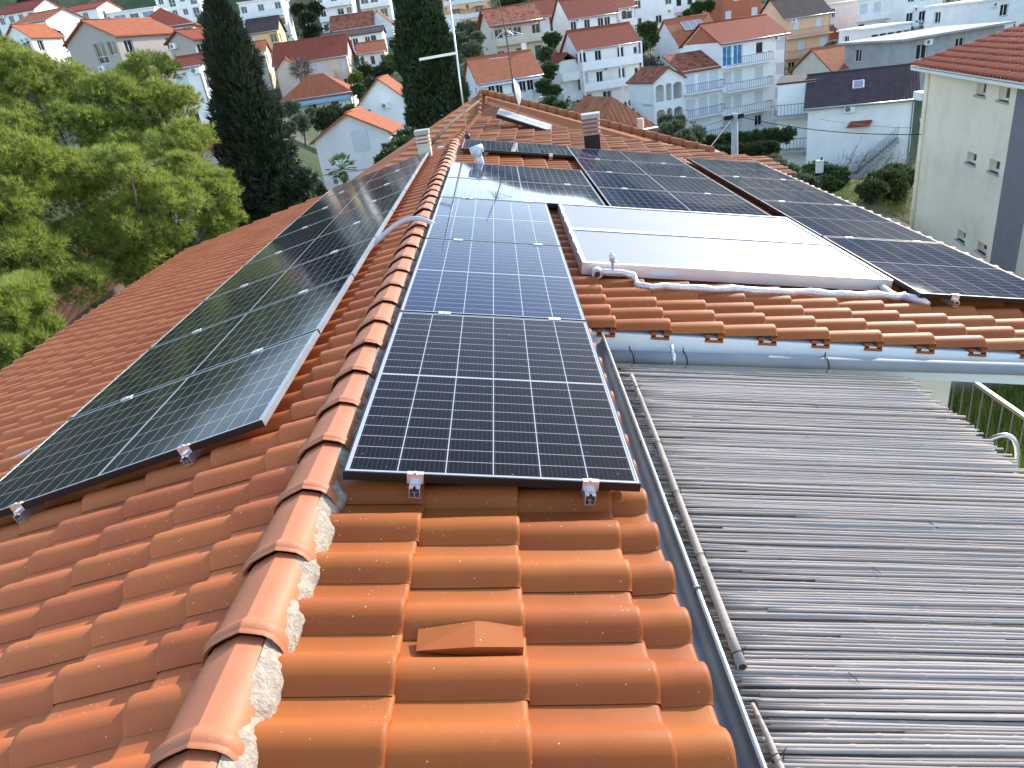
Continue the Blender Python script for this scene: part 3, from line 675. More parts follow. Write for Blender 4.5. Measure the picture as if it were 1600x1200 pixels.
#SECTION2
# ================================================================ OLD NEIGHBOUR ROOF BEHIND
nb = empty('old_tiled_house', (1.5, 14, -8)); tag(nb, 'neighbouring house with weathered brown-orange tile roof, right behind the solar panels', 'house')
def nbp(mb, name, m, par=None):
    o = mb.build(name, m, origin=(1.5, 14, -8)); o.parent = par or nb; o.location = (0, 0, 0); return o
GP += [(1.5, 14, -8.2), (-3, 16, -8.4), (6, 14, -8.2)]
th = R(6.2-2.27); rd = np.array([math.sin(th), math.cos(th), 0])             # its ridge direction
A_ = at(711, 225, 12.9); B_ = A_+rd*4.9; B_[2] = at(772, 163, 1)[2]*0+A_[2]
Pk = at(752, 143, 18.3); Q_ = at(1112, 241, 13.2)
dperp = np.array([math.cos(th), -math.sin(th), 0]); s_len = 5.6
sl_old = math.atan2(A_[2]-Q_[2], (Q_-A_)@dperp); eo = dperp*math.cos(sl_old)-np.array([0, 0, math.sin(sl_old)]); no_ = np.cross(eo, rd)*1.0
if no_[2] < 0: no_ = -no_
# far edge of that slope: from B_ down to Q_
tB = (B_-A_)@rd; tQ = (Q_-A_)@rd; sQ = (Q_-A_)@eo
tmx = lambda s: tB+(tQ-tB)*min(s/sQ, 1.05)
nbp(tilefield(A_, eo, rd, no_, [.35*k for k in range(0, 17)], lambda s: -1.7, tmx, 0, step=.035, roll=.045, jit=.012), 'roof', M['tile_old'])
def quad(name, pts, m, th=.12, par=None):
    mb = MB(); pts = [np.array(p, float) for p in pts]
    n = np.cross(pts[1]-pts[0], pts[2]-pts[0]); n /= np.linalg.norm(n); n = n if n[2] > 0 else -n
    ex = pts[1]-pts[0]; ex /= np.linalg.norm(ex); ey = np.cross(n, ex)
    uv = [((p-pts[0])@ex, (p-pts[0])@ey) for p in pts]
    mb.face(pts, uv); lo = [p-n*th for p in pts]; mb.face(lo[::-1])
    for i in range(len(pts)): j = (i+1) % len(pts); mb.face([pts[i], lo[i], lo[j], pts[j]])
    return fixn(nbp(mb, name, m, par))
L1 = at(668, 224, 12.6); L2 = at(630, 262, 13); Bb = B_+rd*.3
# strip of roof between the ridge row and the far hip, and the dark left slope
M['tile_old_uv'] = far_tile('weathered_clay_tile_far', (.40, .15, .065), (.20, .085, .045), amp=.03)
quad('roof', [Q_+no_*.02, B_+no_*.02, Pk, Pk+(Q_-B_)*.02+np.array([.2, .5, -.02]), Q_+rd*.7], M['tile_old_uv'])
quad('roof', [A_-no_*.05, B_-no_*.03, Pk-[0, 0, .02], Pk+np.array([-4.5, -3, -1.9]), A_+np.array([-3.6, .6, -1.4])], M['tile_old_uv'])
def cap_row(p, q, n, name='ridge_tile'):
    mb = MB(); p, q = np.array(p), np.array(q); d = (q-p)/n
    for i in range(n):
        a = p+d*i; mb.tube([a, a+d*1.08], [.08, .062], 10)
    return nbp(mb, name+'_row', M['tile_old_uv'])
cap_row(A_+[0, 0, .01], B_+[0, 0, .01], 15); cap_row(Q_+no_*.06, Pk+[0, 0, .0], 22); cap_row(B_, Pk, 6)
o = MB().tube([at(672, 226, 12.3), at(700, 196, 14), at(748, 158, 17.0)], .03, 8).build('board', M['bark'], origin=(1.5, 14, -8)); o.parent = nb; o.location = (0, 0, 0); o.name = 'roof_batten'
mb = MB(); c0 = A_+eo*.4; mb.box((-2.6, 12.0, -8.2), (4.2, 17.0, -1.35)); nbp(mb, 'wall', M['cream'])
# brick chimney
def chimney(name, base, W, D_, H, label, body, bands, yaw=0, capm=None):
    capm = capm or M['capm']
    r = empty(name, base, yaw); tag(r, label, 'chimney')
    mb = MB(); mb.box((-W/2, -D_/2, 0), (W/2, D_/2, H*.68)); mb.build('stack', body, r)
    z = H*.68; h = H*.32/bands
    mb = MB(); m2 = MB()
    for i in range(bands):
        k = 1.0 if i % 2 else 1.12
        if i % 2 == 0: mb.box((-W/2*1.1, -D_/2*1.1, z), (W/2*1.1, D_/2*1.1, z+h*.55)); m2.box((-W/2*.86, -D_/2*.86, z+h*.55), (W/2*.86, D_/2*.86, z+h))
        else: mb.box((-W/2*1.1, -D_/2*1.1, z), (W/2*1.1, D_/2*1.1, z+h*.55)); m2.box((-W/2*.86, -D_/2*.86, z+h*.55), (W/2*.86, D_/2*.86, z+h))
        z += h
    mb.build('louvre', capm or M['concrete'], r); m2.build('core', M['brick'], r)
    mb = MB(); mb.box((-W/2*1.16, -D_/2*1.16, z), (W/2*1.16, D_/2*1.16, z+.07)); mb.build('cap', M['concrete'], r); return r
cb = at(929, 262, 12.6); chimney('chimney', cb, .27, .30, .84, 'dark brick chimney with louvred concrete top behind the middle panels', M['soot'], 4, R(-8))
cb = at(669, 262, 11.6); chimney('chimney', cb, .20, .20, .52, 'pale chimney with stacked louvre slabs behind the far end of the left panel row', M['beige'], 3, 0, M['beige'])
# collector on the old roof
cr = empty('solar_collector'); W3, L3 = 1.0, 2.2
a = at(776, 178, 14.9); r_b = ray(862, 205); b = CAM+r_b*(((a-CAM)@rd)/(r_b@rd)); ex = b-a; L3 = np.linalg.norm(ex); ex /= L3
ey = rd*.95+np.array([0, 0, .12]); ey = ey-ex*(ey@ex); ey /= np.linalg.norm(ey); ez = np.cross(ex, ey); ez = ez if ez[2] > 0 else -ez; W3 = .62
mb = MB(); mb.box((0, 0, -.08), (L3, W3, -.004)); mb.build('casing', M['blackframe'], cr)
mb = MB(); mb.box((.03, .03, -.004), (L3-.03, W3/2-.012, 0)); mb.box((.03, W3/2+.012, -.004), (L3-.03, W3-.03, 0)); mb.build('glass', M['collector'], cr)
mb = MB(); mb.box((.1, .05, -.3), (.14, .09, -.08)); mb.box((L3-.2, .05, -.3), (L3-.16, .09, -.08)); mb.build('leg', M['alu'], cr)
place(cr, a, ex, ey, ez); tag(cr, 'small silver collector lying on the old brown tile roof', 'solar collector')
# masts
am = empty('antenna_mast', at(731, 216, 12.2)); tag(am, 'thin steel mast with one crossbar at the ridge corner of the solar roof', 'antenna')
def sub(mb, par, name, m): o = mb.build(name, m, origin=tuple(par.location)); o.parent = par; o.location = (0, 0, 0); return o
bt = at(731, 218, 12.2); tp = at(704, -8, 12.2); tp = bt+np.array([0, 0, 1])*(tp[2]-bt[2])*1.0+(tp-bt)*np.array([.6, .6, 0])
sub(MB().tube([bt, tp], [.02, .012], 8), am, 'pole', M['alu'])
sub(MB().tube([bt-[0, 0, .0], bt+[0, 0, .09]], .045, 10), am, 'mast_foot', M['blackplastic'])
k = bt+(tp-bt)*.60; q = at(655, 93, 11.9)
sub(MB().box((-.0, -.012, -.02), (1, .012, .02), lambda p: k+(q-k)*p[0]*1.0+np.array([0, p[1], p[2]])), am, 'crossbar', M['alu'])
a2 = empty('antenna_mast', at(806, 160, 15)); tag(a2, 'rusty aerial mast with spread rods in front of the orange roof', 'antenna')
bt = at(806, 162, 15); k1 = at(800, 118, 15); k2 = at(790, 50, 15); tp = at(778, -6, 15)
sub(MB().tube([bt, k1, k2, tp], [.018, .016, .014, .008], 7), a2, 'pole', M['bark'])
mb = MB()
for (u, v) in ((781, 56), (787, 57), (797, 56), (775, 60), (803, 55), (815, 53)): mb.tube([at(789, 45, 15), at(u, v, 15+random.uniform(-.3, .3))], .008, 5)
mb.tube([at(764, 92, 15), at(796, 89, 15)], .008, 5); mb.tube([at(786, 57, 15), at(817, 53, 15)], .008, 5); sub(mb, a2, 'aerial_rod', M['alu'])
ds = empty('satellite_dish', at(806, 146, 15.3)); tag(ds, 'white satellite dish seen edge-on behind the old roof ridge', 'satellite dish')
mb = MB(); cc = at(806, 143, 15.3); dx = at(803, 130, 15.3)-cc; n_ = 18; ax = np.array([.5, .85, 0]); dl = .26
sd = np.array([.99, -.12, .1]); rows = []
for i in range(5):
    r_ = dl*1.1*i/4
    rows.append([cc+(np.array([.12, .99, 0])*math.cos(a)*r_+np.array([-.15, .05, .98])*math.sin(a)*r_)+sd*(.10-(r_/dl)**2*.08) for a in np.linspace(0, 2*math.pi, 19)])
mb.grid(rows); sub(mb, ds, 'reflector', M['shut']); sub(MB().tube([cc+sd*.05, cc-[0, 0, .45]], .015, 6), ds, 'bracket', M['alu'])
cap2 = at(684, 233, 11.9)
o = MB().box((0, 0, 0), (.10, .08, .03), lambda p: cap2+p).build('bottle_cap', M['shut'], origin=cap2); tag(o, 'tiny white plastic piece left on the tiles between left panels and ridge', 'litter')

# ================================================================ HOUSES
def opening_wall(mb, rv, O, ex, n, wd, z0, z1, ops, dep=.22):
    """wall face in the plane O, ex, z with real holes; reveals go to rv"""
    xs = sorted(set([0, wd]+[v for o in ops for v in (o[0], o[1])])); zs = sorted(set([z0, z1]+[v for o in ops for v in (o[2], o[3])]))
    Pt = lambda x, z, d=0: O+ex*x+np.array([0, 0, z])-n*d
    for xa, xb in zip(xs, xs[1:]):
        for za, zb in zip(zs, zs[1:]):
            if xb-xa < 1e-5 or zb-za < 1e-5: continue
            xm, zm = (xa+xb)/2, (za+zb)/2
            if any(o[0] < xm < o[1] and o[2] < zm < o[3] for o in ops): continue
            mb.face([Pt(xa, za), Pt(xb, za), Pt(xb, zb), Pt(xa, zb)])
    for o in ops:
        a, b, c, d = o[:4]
        for q in (((a, c), (a, d)), ((b, d), (b, c)), ((a, d), (b, d)), ((b, c), (a, c))):
            mb.face([Pt(*q[0]), Pt(*q[1]), Pt(*q[1], dep), Pt(*q[0], dep)])
NW = [0]
def fit_window(par, O, ex, n, o, kind, mpane, depth=.2):
    a, b, c, d = o[:4]; f = .055
    T = lambda p: O+ex*(p[0])+np.array([0, 0, p[2]])-n*p[1]
    if kind in 'sg':
        mb = MB(); mb.box((a, depth-.05, c), (b, depth, d), T)
        for i in range(1, int((d-c)/.16)): mb.box((a+.06, depth-.062, c+i*.16), (b-.06, depth-.05, c+i*.16+.09), T)
        mb.box(((a+b)/2-.025, depth-.07, c), ((a+b)/2+.025, depth-.05, d), T)
        mb.build('shutter', M['shut'] if kind == 's' else M['green'], par); return
    if kind == 'o': return
    mb = MB()
    for A, B in (((a, depth-.05, c), (a+f, depth, d)), ((b-f, depth-.05, c), (b, depth, d)), ((a+f, depth-.05, c), (b-f, depth, c+f)), ((a+f, depth-.05, d-f), (b-f, depth, d))): mb.box(A, B, T)
    if b-a > .8: mb.box(((a+b)/2-f/2, depth-.05, c+f), ((a+b)/2+f/2, depth, d-f), T)
    if d-c > 1.5 and kind != 'B': mb.box((a+f, depth-.045, c+(d-c)*.33), (b-f, depth, c+(d-c)*.33+f), T)
    w_ = mb.build('window', M['frame'] if kind != 'k' else M['brown'], par)
    mb = MB(); mb.face([T((a, depth-.02, c)), T((b, depth-.02, c)), T((b, depth-.02, d)), T((a, depth-.02, d))]); mb.build('pane', M['bluegl'] if kind == 'B' else mpane, w_)
    if kind in 'wk' and d-c < 1.6: mb = MB(); mb.box((a-.06, -.05, c-.06), (b+.06, depth*.4, c), T); mb.build('sill', M['concrete'], w_)
SLOT = {'w': (1.15, .95, 2.25), 'k': (1.0, 1.0, 2.2), 'd': (1.5, .08, 2.25), 's': (1.25, .9, 2.3), 'S': (1.7, .08, 2.3), 'g': (1.1, .08, 2.3), 'B': (2.3, .1, 2.35), 'n': (.6, 1.1, 2.0), 'b': (1.8, .3, 2.3), 'o': (1.0, .1, 2.2)}
def facade(par, O, ex, n, wd, H, n_st, rows, wm, sth, skew=None):
    """rows: one string per storey from the top; each char a slot"""
    mb = MB(); ops = []; fits = []
    for r, row in enumerate(rows):
        if r >= n_st: break
        zb = H-(r+1)*sth
        if zb < -.4: break
        for i, ch in enumerate(row):
            if ch in '. ': continue
            w_, a, b = SLOT[ch]; w_ = min(w_, wd/len(row)*.86); xc = wd*(i+.5)/len(row)
            o = (xc-w_/2, xc+w_/2, zb+a, min(zb+b, H-.1)); ops.append(o); fits.append((o, ch.lower() if ch in 'S' else ch))
    opening_wall(mb, None, O, ex, n, wd, 0, H, ops)
    for o, ch in fits: fit_window(par, O, ex, n, o, {'d': 'd', 'b': 'd', 'n': 'w'}.get(ch, ch), M['glass'])
    return mb
def roof_slab(mb, pts, th=.14):
    pts = [np.array(p, float) for p in pts]; n = np.cross(pts[1]-pts[0], pts[2]-pts[0]); n /= np.linalg.norm(n); n = n if n[2] > 0 else -n
    ex = pts[1]-pts[0]; ex /= np.linalg.norm(ex); ey = np.cross(n, ex); uv = [((p-pts[0])@ex, (p-pts[0])@ey) for p in pts]
    lo = [p-np.array([0, 0, th]) for p in pts]
    mb.face(pts, uv); mb.face(lo[::-1])
    for i in range(len(pts)): j = (i+1) % len(pts); mb.face([pts[i], lo[i], lo[j], pts[j]])
def roof(par, kind, w_, d, H, rise, m, ov=.35, name='roof', x0=0, y0=0):
    mb = MB(); a, b, c, e = x0-ov, x0+w_+ov, y0-ov, y0+d+ov; ym = (c+e)/2; xm = (a+b)/2
    sx = rise/(d/2) if kind in ('gx', 'hip') else rise/(w_/2); z = H-sx*ov+.03; tz = H+rise+.03
    if kind == 'gx': roof_slab(mb, [(a, c, z), (b, c, z), (b, ym, tz), (a, ym, tz)]); roof_slab(mb, [(b, e, z), (a, e, z), (a, ym, tz), (b, ym, tz)])
    elif kind == 'gy': roof_slab(mb, [(a, e, z), (a, c, z), (xm, c, tz), (xm, e, tz)]); roof_slab(mb, [(b, c, z), (b, e, z), (xm, e, tz), (xm, c, tz)])
    elif kind == 'hip':
        h = min(w_, d)/2+ov
        if w_ >= d: r1, r2 = (a+h, ym, tz), (b-h, ym, tz); F = [[(a, c, z), (b, c, z), r2, r1], [(b, e, z), (a, e, z), r1, r2], [(a, e, z), (a, c, z), r1], [(b, c, z), (b, e, z), r2]]
        else: r1, r2 = (xm, c+h, tz), (xm, e-h, tz); F = [[(a, c, z), (b, c, z), r1], [(b, e, z), (a, e, z), r2], [(a, e, z), (a, c, z), r1, r2], [(b, c, z), (b, e, z), r2, r1]]
        for f in F: roof_slab(mb, f)
    elif kind == 'shed': roof_slab(mb, [(a, c, z), (b, c, z), (b, e, tz), (a, e, tz)])
    else: mb.box((a+.1, c+.1, H), (b-.1, e-.1, H+.22))
    o = fixn(mb.build(name, m, par))
    if kind in ('gx', 'gy'):
        mb = MB()
        if kind == 'gx': mb.tube([(a, ym, tz), (b, ym, tz)], .09, 8)
        else: mb.tube([(xm, c, tz), (xm, e, tz)], .09, 8)
        mb.build('ridge', m, o)
    return o
def balcony(par, x0, x1, z, dep, kind, wm, y=0, left=0):
    mb = MB(); mb.box((x0, y-dep, z-.16), (x1, y, z)); b = mb.build('balcony', wm, par)
    mb = MB()
    if kind == 'p': mb.box((x0, y-dep, z), (x1, y-dep+.12, z+.95)); mb.box((x0, y-dep+.12, z), (x0+.12, y, z+.95)); mb.box((x1-.12, y-dep+.12, z), (x1, y, z+.95)); mb.build('parapet', wm, b)
    elif kind == 'g': mb.box((x0, y-dep, z+.1), (x1, y-dep+.03, z+1.0)); mb.build('glass_screen', M['bluegl'] if 0 else M['galv'], b)
    else:
        n = int((x1-x0)/.28)+1
        for i in range(n+1): x = x0+(x1-x0)*i/n; mb.box((x-.015, y-dep, z), (x+.015, y-dep+.03, z+.95))
        mb.box((x0, y-dep-.01, z+.95), (x1, y-dep+.04, z+1.0)); mb.box((x0, y-dep-.005, z+.1), (x1, y-dep+.035, z+.13))
        for xx in (x0, x1-.03): mb.box((xx, y-dep, z+.95), (xx+.03, y, z+1.0))
        mb.build('railing', M['rail'], b)
def H(label, u, v, D, u2, yaw=0, dep=8, st=2, roofk='gx', rise=1.9, wall='white', roofm='far_or', rows=('w.w',), side=('w.',), right=None, bal=(), sth=2.85, cat='house', name='house', chim=None, dormer=None, ov=.35, postf=None):
    A = at(u, v, D); yw = -R(yaw); ex = np.array([math.cos(yw), math.sin(yw), 0]); ey = np.array([-math.sin(yw), math.cos(yw), 0])
    # width so that the right front corner lies on picture column u2
    lo, hi = .5, 60
    for _ in range(50):
        m_ = (lo+hi)/2
        if proj(A+ex*m_)[0] < u2: lo = m_
        else: hi = m_
    wd = lo; Hh = st*sth+.3; base = A-np.array([0, 0, Hh]); wm = M[wall]
    GP.append((*(base+ex*wd/2+ey*dep/2)[:2], base[2]+.1)); GP.append((*(base+ex*wd/2-ey*1)[:2], base[2]+.1))
    root = empty(name, base, yw); tag(root, label, cat)
    X, Y, Z = np.eye(3); ft = 1.2; O = np.array([0, 0, 0.])
    mb = facade(root, O, X, -Y, wd, Hh, st, rows, wm, sth)
    ms = facade(root, np.array([0, dep, 0.]), -Y, -X, dep, Hh, st, side, wm, sth)
    mr = facade(root, np.array([wd, 0, 0.]), Y, X, dep, Hh, st, right if right is not None else side, wm, sth)
    for q in (ms, mr): 
        k = len(mb.v); mb.v += q.v; mb.f += [tuple(i+k for i in f) for f in q.f]; mb.uv += q.uv; mb.sm += q.sm
    mb.face([(wd, dep, 0), (0, dep, 0), (0, dep, Hh), (wd, dep, Hh)]); mb.face([(0, 0, Hh-.02), (wd, 0, Hh-.02), (wd, dep, Hh-.02), (0, dep, Hh-.02)])
    for a, b in (((0, 0), (wd, 0)), ((wd, 0), (wd, dep)), ((wd, dep), (0, dep)), ((0, dep), (0, 0))): mb.face([(*a, -3), (*b, -3), (*b, 0), (*a, 0)])
    if roofk == 'gx': mb.face([(0, dep, Hh), (0, 0, Hh), (0, dep/2, Hh+rise-.1)]); mb.face([(wd, 0, Hh), (wd, dep, Hh), (wd, dep/2, Hh+rise-.1)])
    if roofk == 'gy': mb.face([(0, 0, Hh), (wd, 0, Hh), (wd/2, 0, Hh+rise-.1)]); mb.face([(wd, dep, Hh), (0, dep, Hh), (wd/2, dep, Hh+rise-.1)])
    mb.build('wall', wm, root)
    rf = roof(root, roofk, wd, dep, Hh, rise, M[roofm] if roofk != 'flat' else wm, ov)
    for k, bk in enumerate(bal):
        if not bk: continue
        kind, f0, f1 = bk if isinstance(bk, tuple) else (bk, 0, 1)
        balcony(root, f0*wd, f1*wd, Hh-(k+1)*sth+.02, 1.15, kind, wm)
    if chim is not None:
        cx, cy = chim; c = MB().box((cx*wd-.3, cy*dep-.25, Hh), (cx*wd+.3, cy*dep+.25, Hh+rise+.9)).build('chimney', wm, rf)
        MB().box((cx*wd-.38, cy*dep-.33, Hh+rise+.9), (cx*wd+.38, cy*dep+.33, Hh+rise+1.0)).build('chimney_cap', M['concrete'], c) if 0 else None
    # eave gutter and downpipe
    if roofk in ('gx', 'hip') and D < 130:
        zz = Hh-.35*rise/(dep/2)-.02
        mb = MB(); mb.tube([(-.3, -ov-.06, zz), (wd+.3, -ov-.06, zz)], .07, 8); mb.tube([(wd-.1, -ov-.05, zz), (wd-.1, -.06, zz-.4), (wd-.1, -.06, 0)], .045, 6); mb.build('gutter', M['galv'], root)
    if roofk != 'flat' or D < 140:
        r5 = random.Random(int(u*7+v)); xx = r5.uniform(.1, .85)*wd; zz = Hh-r5.choice([.75, 3.3]); mb = MB(); mb.box((xx, -.34, zz), (xx+.8, -.02, zz+.55)); mb.build('air_conditioner', M['frame'], root)
        mb = MB(); mb.tube([(xx+.27, -.345, zz+.27), (xx+.27, -.35, zz+.27)], .2, 12); mb.build('fan_grille', M['rail'], root.children[-1])
    if D < 125:
        mb = MB(); mb.box((-.02, -.03, 0), (wd+.02, -.003, .5)); mb.build('plinth', M['concrete'], root)
    root['w'] = wd; return root, wd, dep, Hh

H1, w1, d1, h1 = H('weathered white gable-end house with closed white shutters behind the palm', 491, 219, 52, 606, yaw=2, dep=4.5, st=3, roofk='gy', rise=1.5, wall='white2', rows=('.....n', '.', '.'), side=('w.', 'w.'), right=('.', 'w'))
mb = MB()
for x0_, x1_, z0_, z1_ in ((.50, .72, -1.2, .25), (.14, .36, -4.4, -2.9), (.62, .84, -4.4, -2.9)):
    a_, b_, c_, d_ = w1*x0_, w1*x1_, h1+z0_, h1+z1_; sh_ = MB().box((a_, -.05, c_), (b_, -.01, d_))
    for i in range(1, int((d_-c_)/.13)): sh_.box((a_+.05, -.07, c_+i*.13), (b_-.05, -.05, c_+i*.13+.07))
    sh_.build('shutter', M['shut'], H1)
mb = MB(); mb.box((.0, -.03, h1-2.55), (w1, 0, h1-2.47)); mb.build('string_course', M['concrete'], H1)
H('white garage-like gable house with bare blueish wall and brown door', 560, 163, 74, 634, yaw=2, dep=6, st=2, roofk='gy', rise=2.2, wall='white', rows=('k...', 'k...'), right=('.', '.'))
H2, w2, d2, h2 = H('white bungalow with pyramid orange roof and blue striped awning', 440, 156, 100, 546, yaw=-3, dep=7.5, st=2, roofk='hip', rise=2.6, wall='white', rows=('..w.k.', 'd.d'), bal=(('r', .3, 1),), ov=.6)
mb = MB(); mb.face([(0, -.1, h2-.3), (w2, -.1, h2-.3), (w2, -1.2, h2-.9), (0, -1.2, h2-.9)]); mb.face([(0, -1.2, h2-.9), (w2, -1.2, h2-.9), (w2, -1.22, h2-1.15), (0, -1.22, h2-1.15)]); mb.build('awning', M['awn'], H2)
H3, w3, d3, h3 = H('peach-cream house with long red roof and gabled bay', 428, 101, 112, 540, yaw=-3, dep=9, st=3, roofk='gx', rise=3, wall='pinkc', roofm='far_red', rows=('.s..SS..s', '.w....w.w', 'w..w'), bal=(('p', .35, .8), None))
mb = MB(); mb.box((.4, -.9, 0), (3.6, 0, h3-.6)); mb.face([(.4, -.9, h3-.6), (3.6, -.9, h3-.6), (2, -.9, h3+.7)]); mb.build('bay', M['pinkc'], H3); roof(H3, 'gy', 3.2, 3.5, h3-.6, 1.35, M['far_red'], .25, x0=.4, y0=-.9)
H4, w4, d4, h4 = H('three-storey white house with green shutters and grey solar roof', 501, 62, 132, 596, yaw=-4, dep=9, st=3, roofk='gx', rise=1.0, wall='white', roofm='far_dark', rows=('..g.dd.dg.', '...dg.gdg', '....w.ddd.'), bal=(('r', .3, 1), ('r', .3, 1), ('r', .6, 1)))
H('small house with patchy orange roof above the green-shuttered house', 518, 46, 152, 583, yaw=-4, dep=8, st=1, roofk='gx', rise=2.6, roofm='far_old', rows=('w.w',))
H('grey gabled house with arched porch beside the tall cypress', 572, 40, 155, 612, yaw=-2, dep=9, st=2, roofk='gy', rise=2.6, wall='white2', rows=('.b.', 'o.o'), bal=(('p', 0, 1),))
H('white house with full-width white balconies at the top edge', 492, -8, 165, 546, yaw=-3, dep=8, st=3, roofk='flat', rows=('w.d.w', 'w.dw', 'kk.k'), bal=('p', 'p'))
H('pale house with dark band window behind the tall cypress top', 560, -6, 175, 606, yaw=-3, dep=8, st=2, roofk='flat', wall='white', rows=('bb.', 'bb'), bal=('p',))
H('white block with dark glazed balcony and dazzling sunlit side', 372, 6, 140, 438, yaw=-6, dep=10, st=3, roofk='flat', wall='white', rows=('w.w.w', 'bbbb', 'bbb'), bal=('g', 'g'), right=('.', '.', '.'))
H('yellow house with grey solar roof below the white block', 385, 52, 122, 432, yaw=-4, dep=7, st=2, roofk='gx', rise=2.2, wall='yellow', roofm='far_dark', rows=('s.w', 'w.w'))
H('long modern white building with glass balconies', 152, 24, 150, 240, yaw=-8, dep=10, st=3, roofk='flat', wall='white', rows=('bBbB', 'bbbb', 'bbbb'), bal=('g', 'p', 'p'), cat='building')
H('white wing with small square windows left of the modern building', 98, 20, 148, 150, yaw=6, dep=9, st=3, roofk='gx', rise=1.4, roofm='far_red', rows=('w.w.', 'w.w.w', 'w.w.'))
H('white apartment block with grid of dark windows at the top edge', 240, -6, 172, 306, yaw=-10, dep=10, st=4, roofk='flat', rows=('wdwd', 'dwwd', 'wdwd', 'wdwd'), cat='building')
H('white house with broad red hip roof', 200, 48, 120, 300, yaw=-12, dep=12, st=2, roofk='hip', rise=3.2, roofm='far_red', rows=('..w.d', 'w..w'), right=('sS', 'w.'), ov=.6)
H('white gable house with orange roof rising above the pines', 104, 68, 78, 178, yaw=22, dep=9, st=2, roofk='gy', rise=1.8, wall='taupe', rows=('..bw', 'w..w'), right=('w.w', 'w.'))
H('tall narrow cream house with taupe side wall and roof solar panel', 262, 66, 76, 300, yaw=26, dep=5.5, st=3, roofk='gy', rise=.9, wall='taupe', roofm='far_red', rows=('...', '...', '...'), right=('w.n', 'n.w', 'w.n'))
H('small white annex with red roof at the foot of the tall narrow house', 268, 106, 62, 310, yaw=5, dep=4, st=2, roofk='gx', rise=.8, roofm='far_red', rows=('s.', 'w.'))
H('pale blue-grey shaded building with sunlit end wall at the far left', 18, 40, 125, 70, yaw=14, dep=10, st=2, roofk='gx', rise=1.8, roofm='far_or', wall='white', rows=('....', '..'), right=('.w', 'w.'))
H('small white gable house at the far left edge behind the pines', 8, 62, 98, 46, yaw=10, dep=6, st=2, roofk='gy', rise=1.6, rows=('.w', 'w'))
H('red-roofed terrace row in the top left corner', -8, 24, 150, 52, yaw=10, dep=9, st=2, roofk='gx', rise=2, roofm='far_red', rows=('wwww', 'www'))
H20, w20, d20, h20 = H('peach apartment building with wide arched loggias', 690, -12, 150, 762, yaw=-4, dep=10, st=3, roofk='flat', wall='peach', rows=('b.b', 'bb', 'bb'), bal=('g', 'g', 'g'), cat='building')
for r in range(3):
    for i in range(2):
        x0 = w20*(.06+i*.47); mb = MB(); zb = h20-(r+1)*2.85; n = 12; rr = w20*.41/2
        pts = [(x0+rr-rr*math.cos(math.pi*k/n), -1.18, zb+1.5+rr*.35*math.sin(math.pi*k/n)) for k in range(n+1)]
        for a, b in zip(pts, pts[1:]): mb.face([a, b, (b[0], -1.18, zb+2.75), (a[0], -1.18, zb+2.75)]); mb.face([a, b, (b[0], -.9, b[2]), (a[0], -.9, a[2])])
        mb.build('arch', M['peach'], H20)
H21, w21, d21, h21 = H('cream chalet-style house with weathered dark red roof and green shutters', 770, 38, 112, 843, yaw=-14, dep=9, st=2, roofk='gx', rise=2.4, wall='beige', roofm='far_old', rows=('bbb.b', 'w.g.g'), side=('n.n', '.'), bal=('p', 'r'), ov=.7, sth=3.1)
H22, w22, d22, h22 = H('white house with bright orange roof and scalloped awning behind the aerials', 748, 129, 92, 845, yaw=-14, dep=9, st=2, roofk='gx', rise=2.9, roofm='far_or', rows=('.ww.www.', 'w.w.w'), side=('ww', 'w.'), bal=(('r', .3, 1),), chim=(.96, .6))
mb = MB(); mb.face([(0, -.1, h22-.3), (w22, -.1, h22-.3), (w22, -.9, h22-.6), (0, -.9, h22-.6)]); mb.build('awning', M['shut'], H22)
bd = empty('laundry', tuple(np.array(H22.location)+[0, 0, 0])); bd.rotation_euler = H22.rotation_euler; tag(bd, 'white sheet hanging to dry on the balcony of the orange-roofed white house', 'laundry')
mb = MB(); rows = [[(w22*(.70+.17*i/8), -1.22+.05*math.sin(i*1.3), h22-2.75+.95-1.55*j/4) for i in range(9)] for j in range(5)]; mb.grid(rows); mb.build('sheet', M['shut'], bd)
H('white square house under a red roof with one dark window', 843, 24, 124, 869, yaw=-5, dep=10, st=2, roofk='gx', rise=3.2, roofm='far_red', rows=('.g', '..'))
H('white house with red gable roof and open balcony', 890, 28, 116, 964, yaw=-14, dep=9, st=2, roofk='gx', rise=3.4, roofm='far_red', rows=('w.b.ww.', '.n..n'), bal=('r', ), side=('..', '.'))
H('small white annex with terrace beside the red gable roof', 966, 12, 120, 992, yaw=-5, dep=7, st=2, roofk='gx', rise=1.6, roofm='far_red', rows=('b', 'b'), bal=('p',))
H('plain pale-blue-white block with two dark windows', 988, -4, 128, 1052, yaw=-4, dep=10, st=3, roofk='flat', rows=('w..w', 'w.w.', '..'))
H('white villa with little arches at the top edge', 1052, -6, 140, 1086, yaw=-4, dep=8, st=2, roofk='flat', rows=('oo', 'oo'), bal=('p', 'p'))
H26, w26, d26, h26 = H('white four-storey apartment house with solid white balconies and red roof', 904, 77, 100, 998, yaw=-12, dep=8, st=4, roofk='gx', rise=2.5, roofm='far_red', rows=('w.w..w.n', 'S.d..w.n', 'd.d..w', 'bb.bb'), side=('w.w', 'w.d', 'w.d', 'w'), bal=('p', 'p', 'p'), sth=2.75)
mb = MB(); mb.box((-2.6, 1.5, 0), (0, 6.5, h26-1.2)); mb.build('stair_tower', M['white'], H26); roof(H26, 'gy', 2.6, 5.5, h26-1.2, .9, M['far_red'], .2, x0=-2.6, y0=1.2)
for k in range(3): balcony(H26, -2.6, 0, h26-1.3-2.75*(k+1)+.3, 1.1, 'p', M['white'], y=1.5)
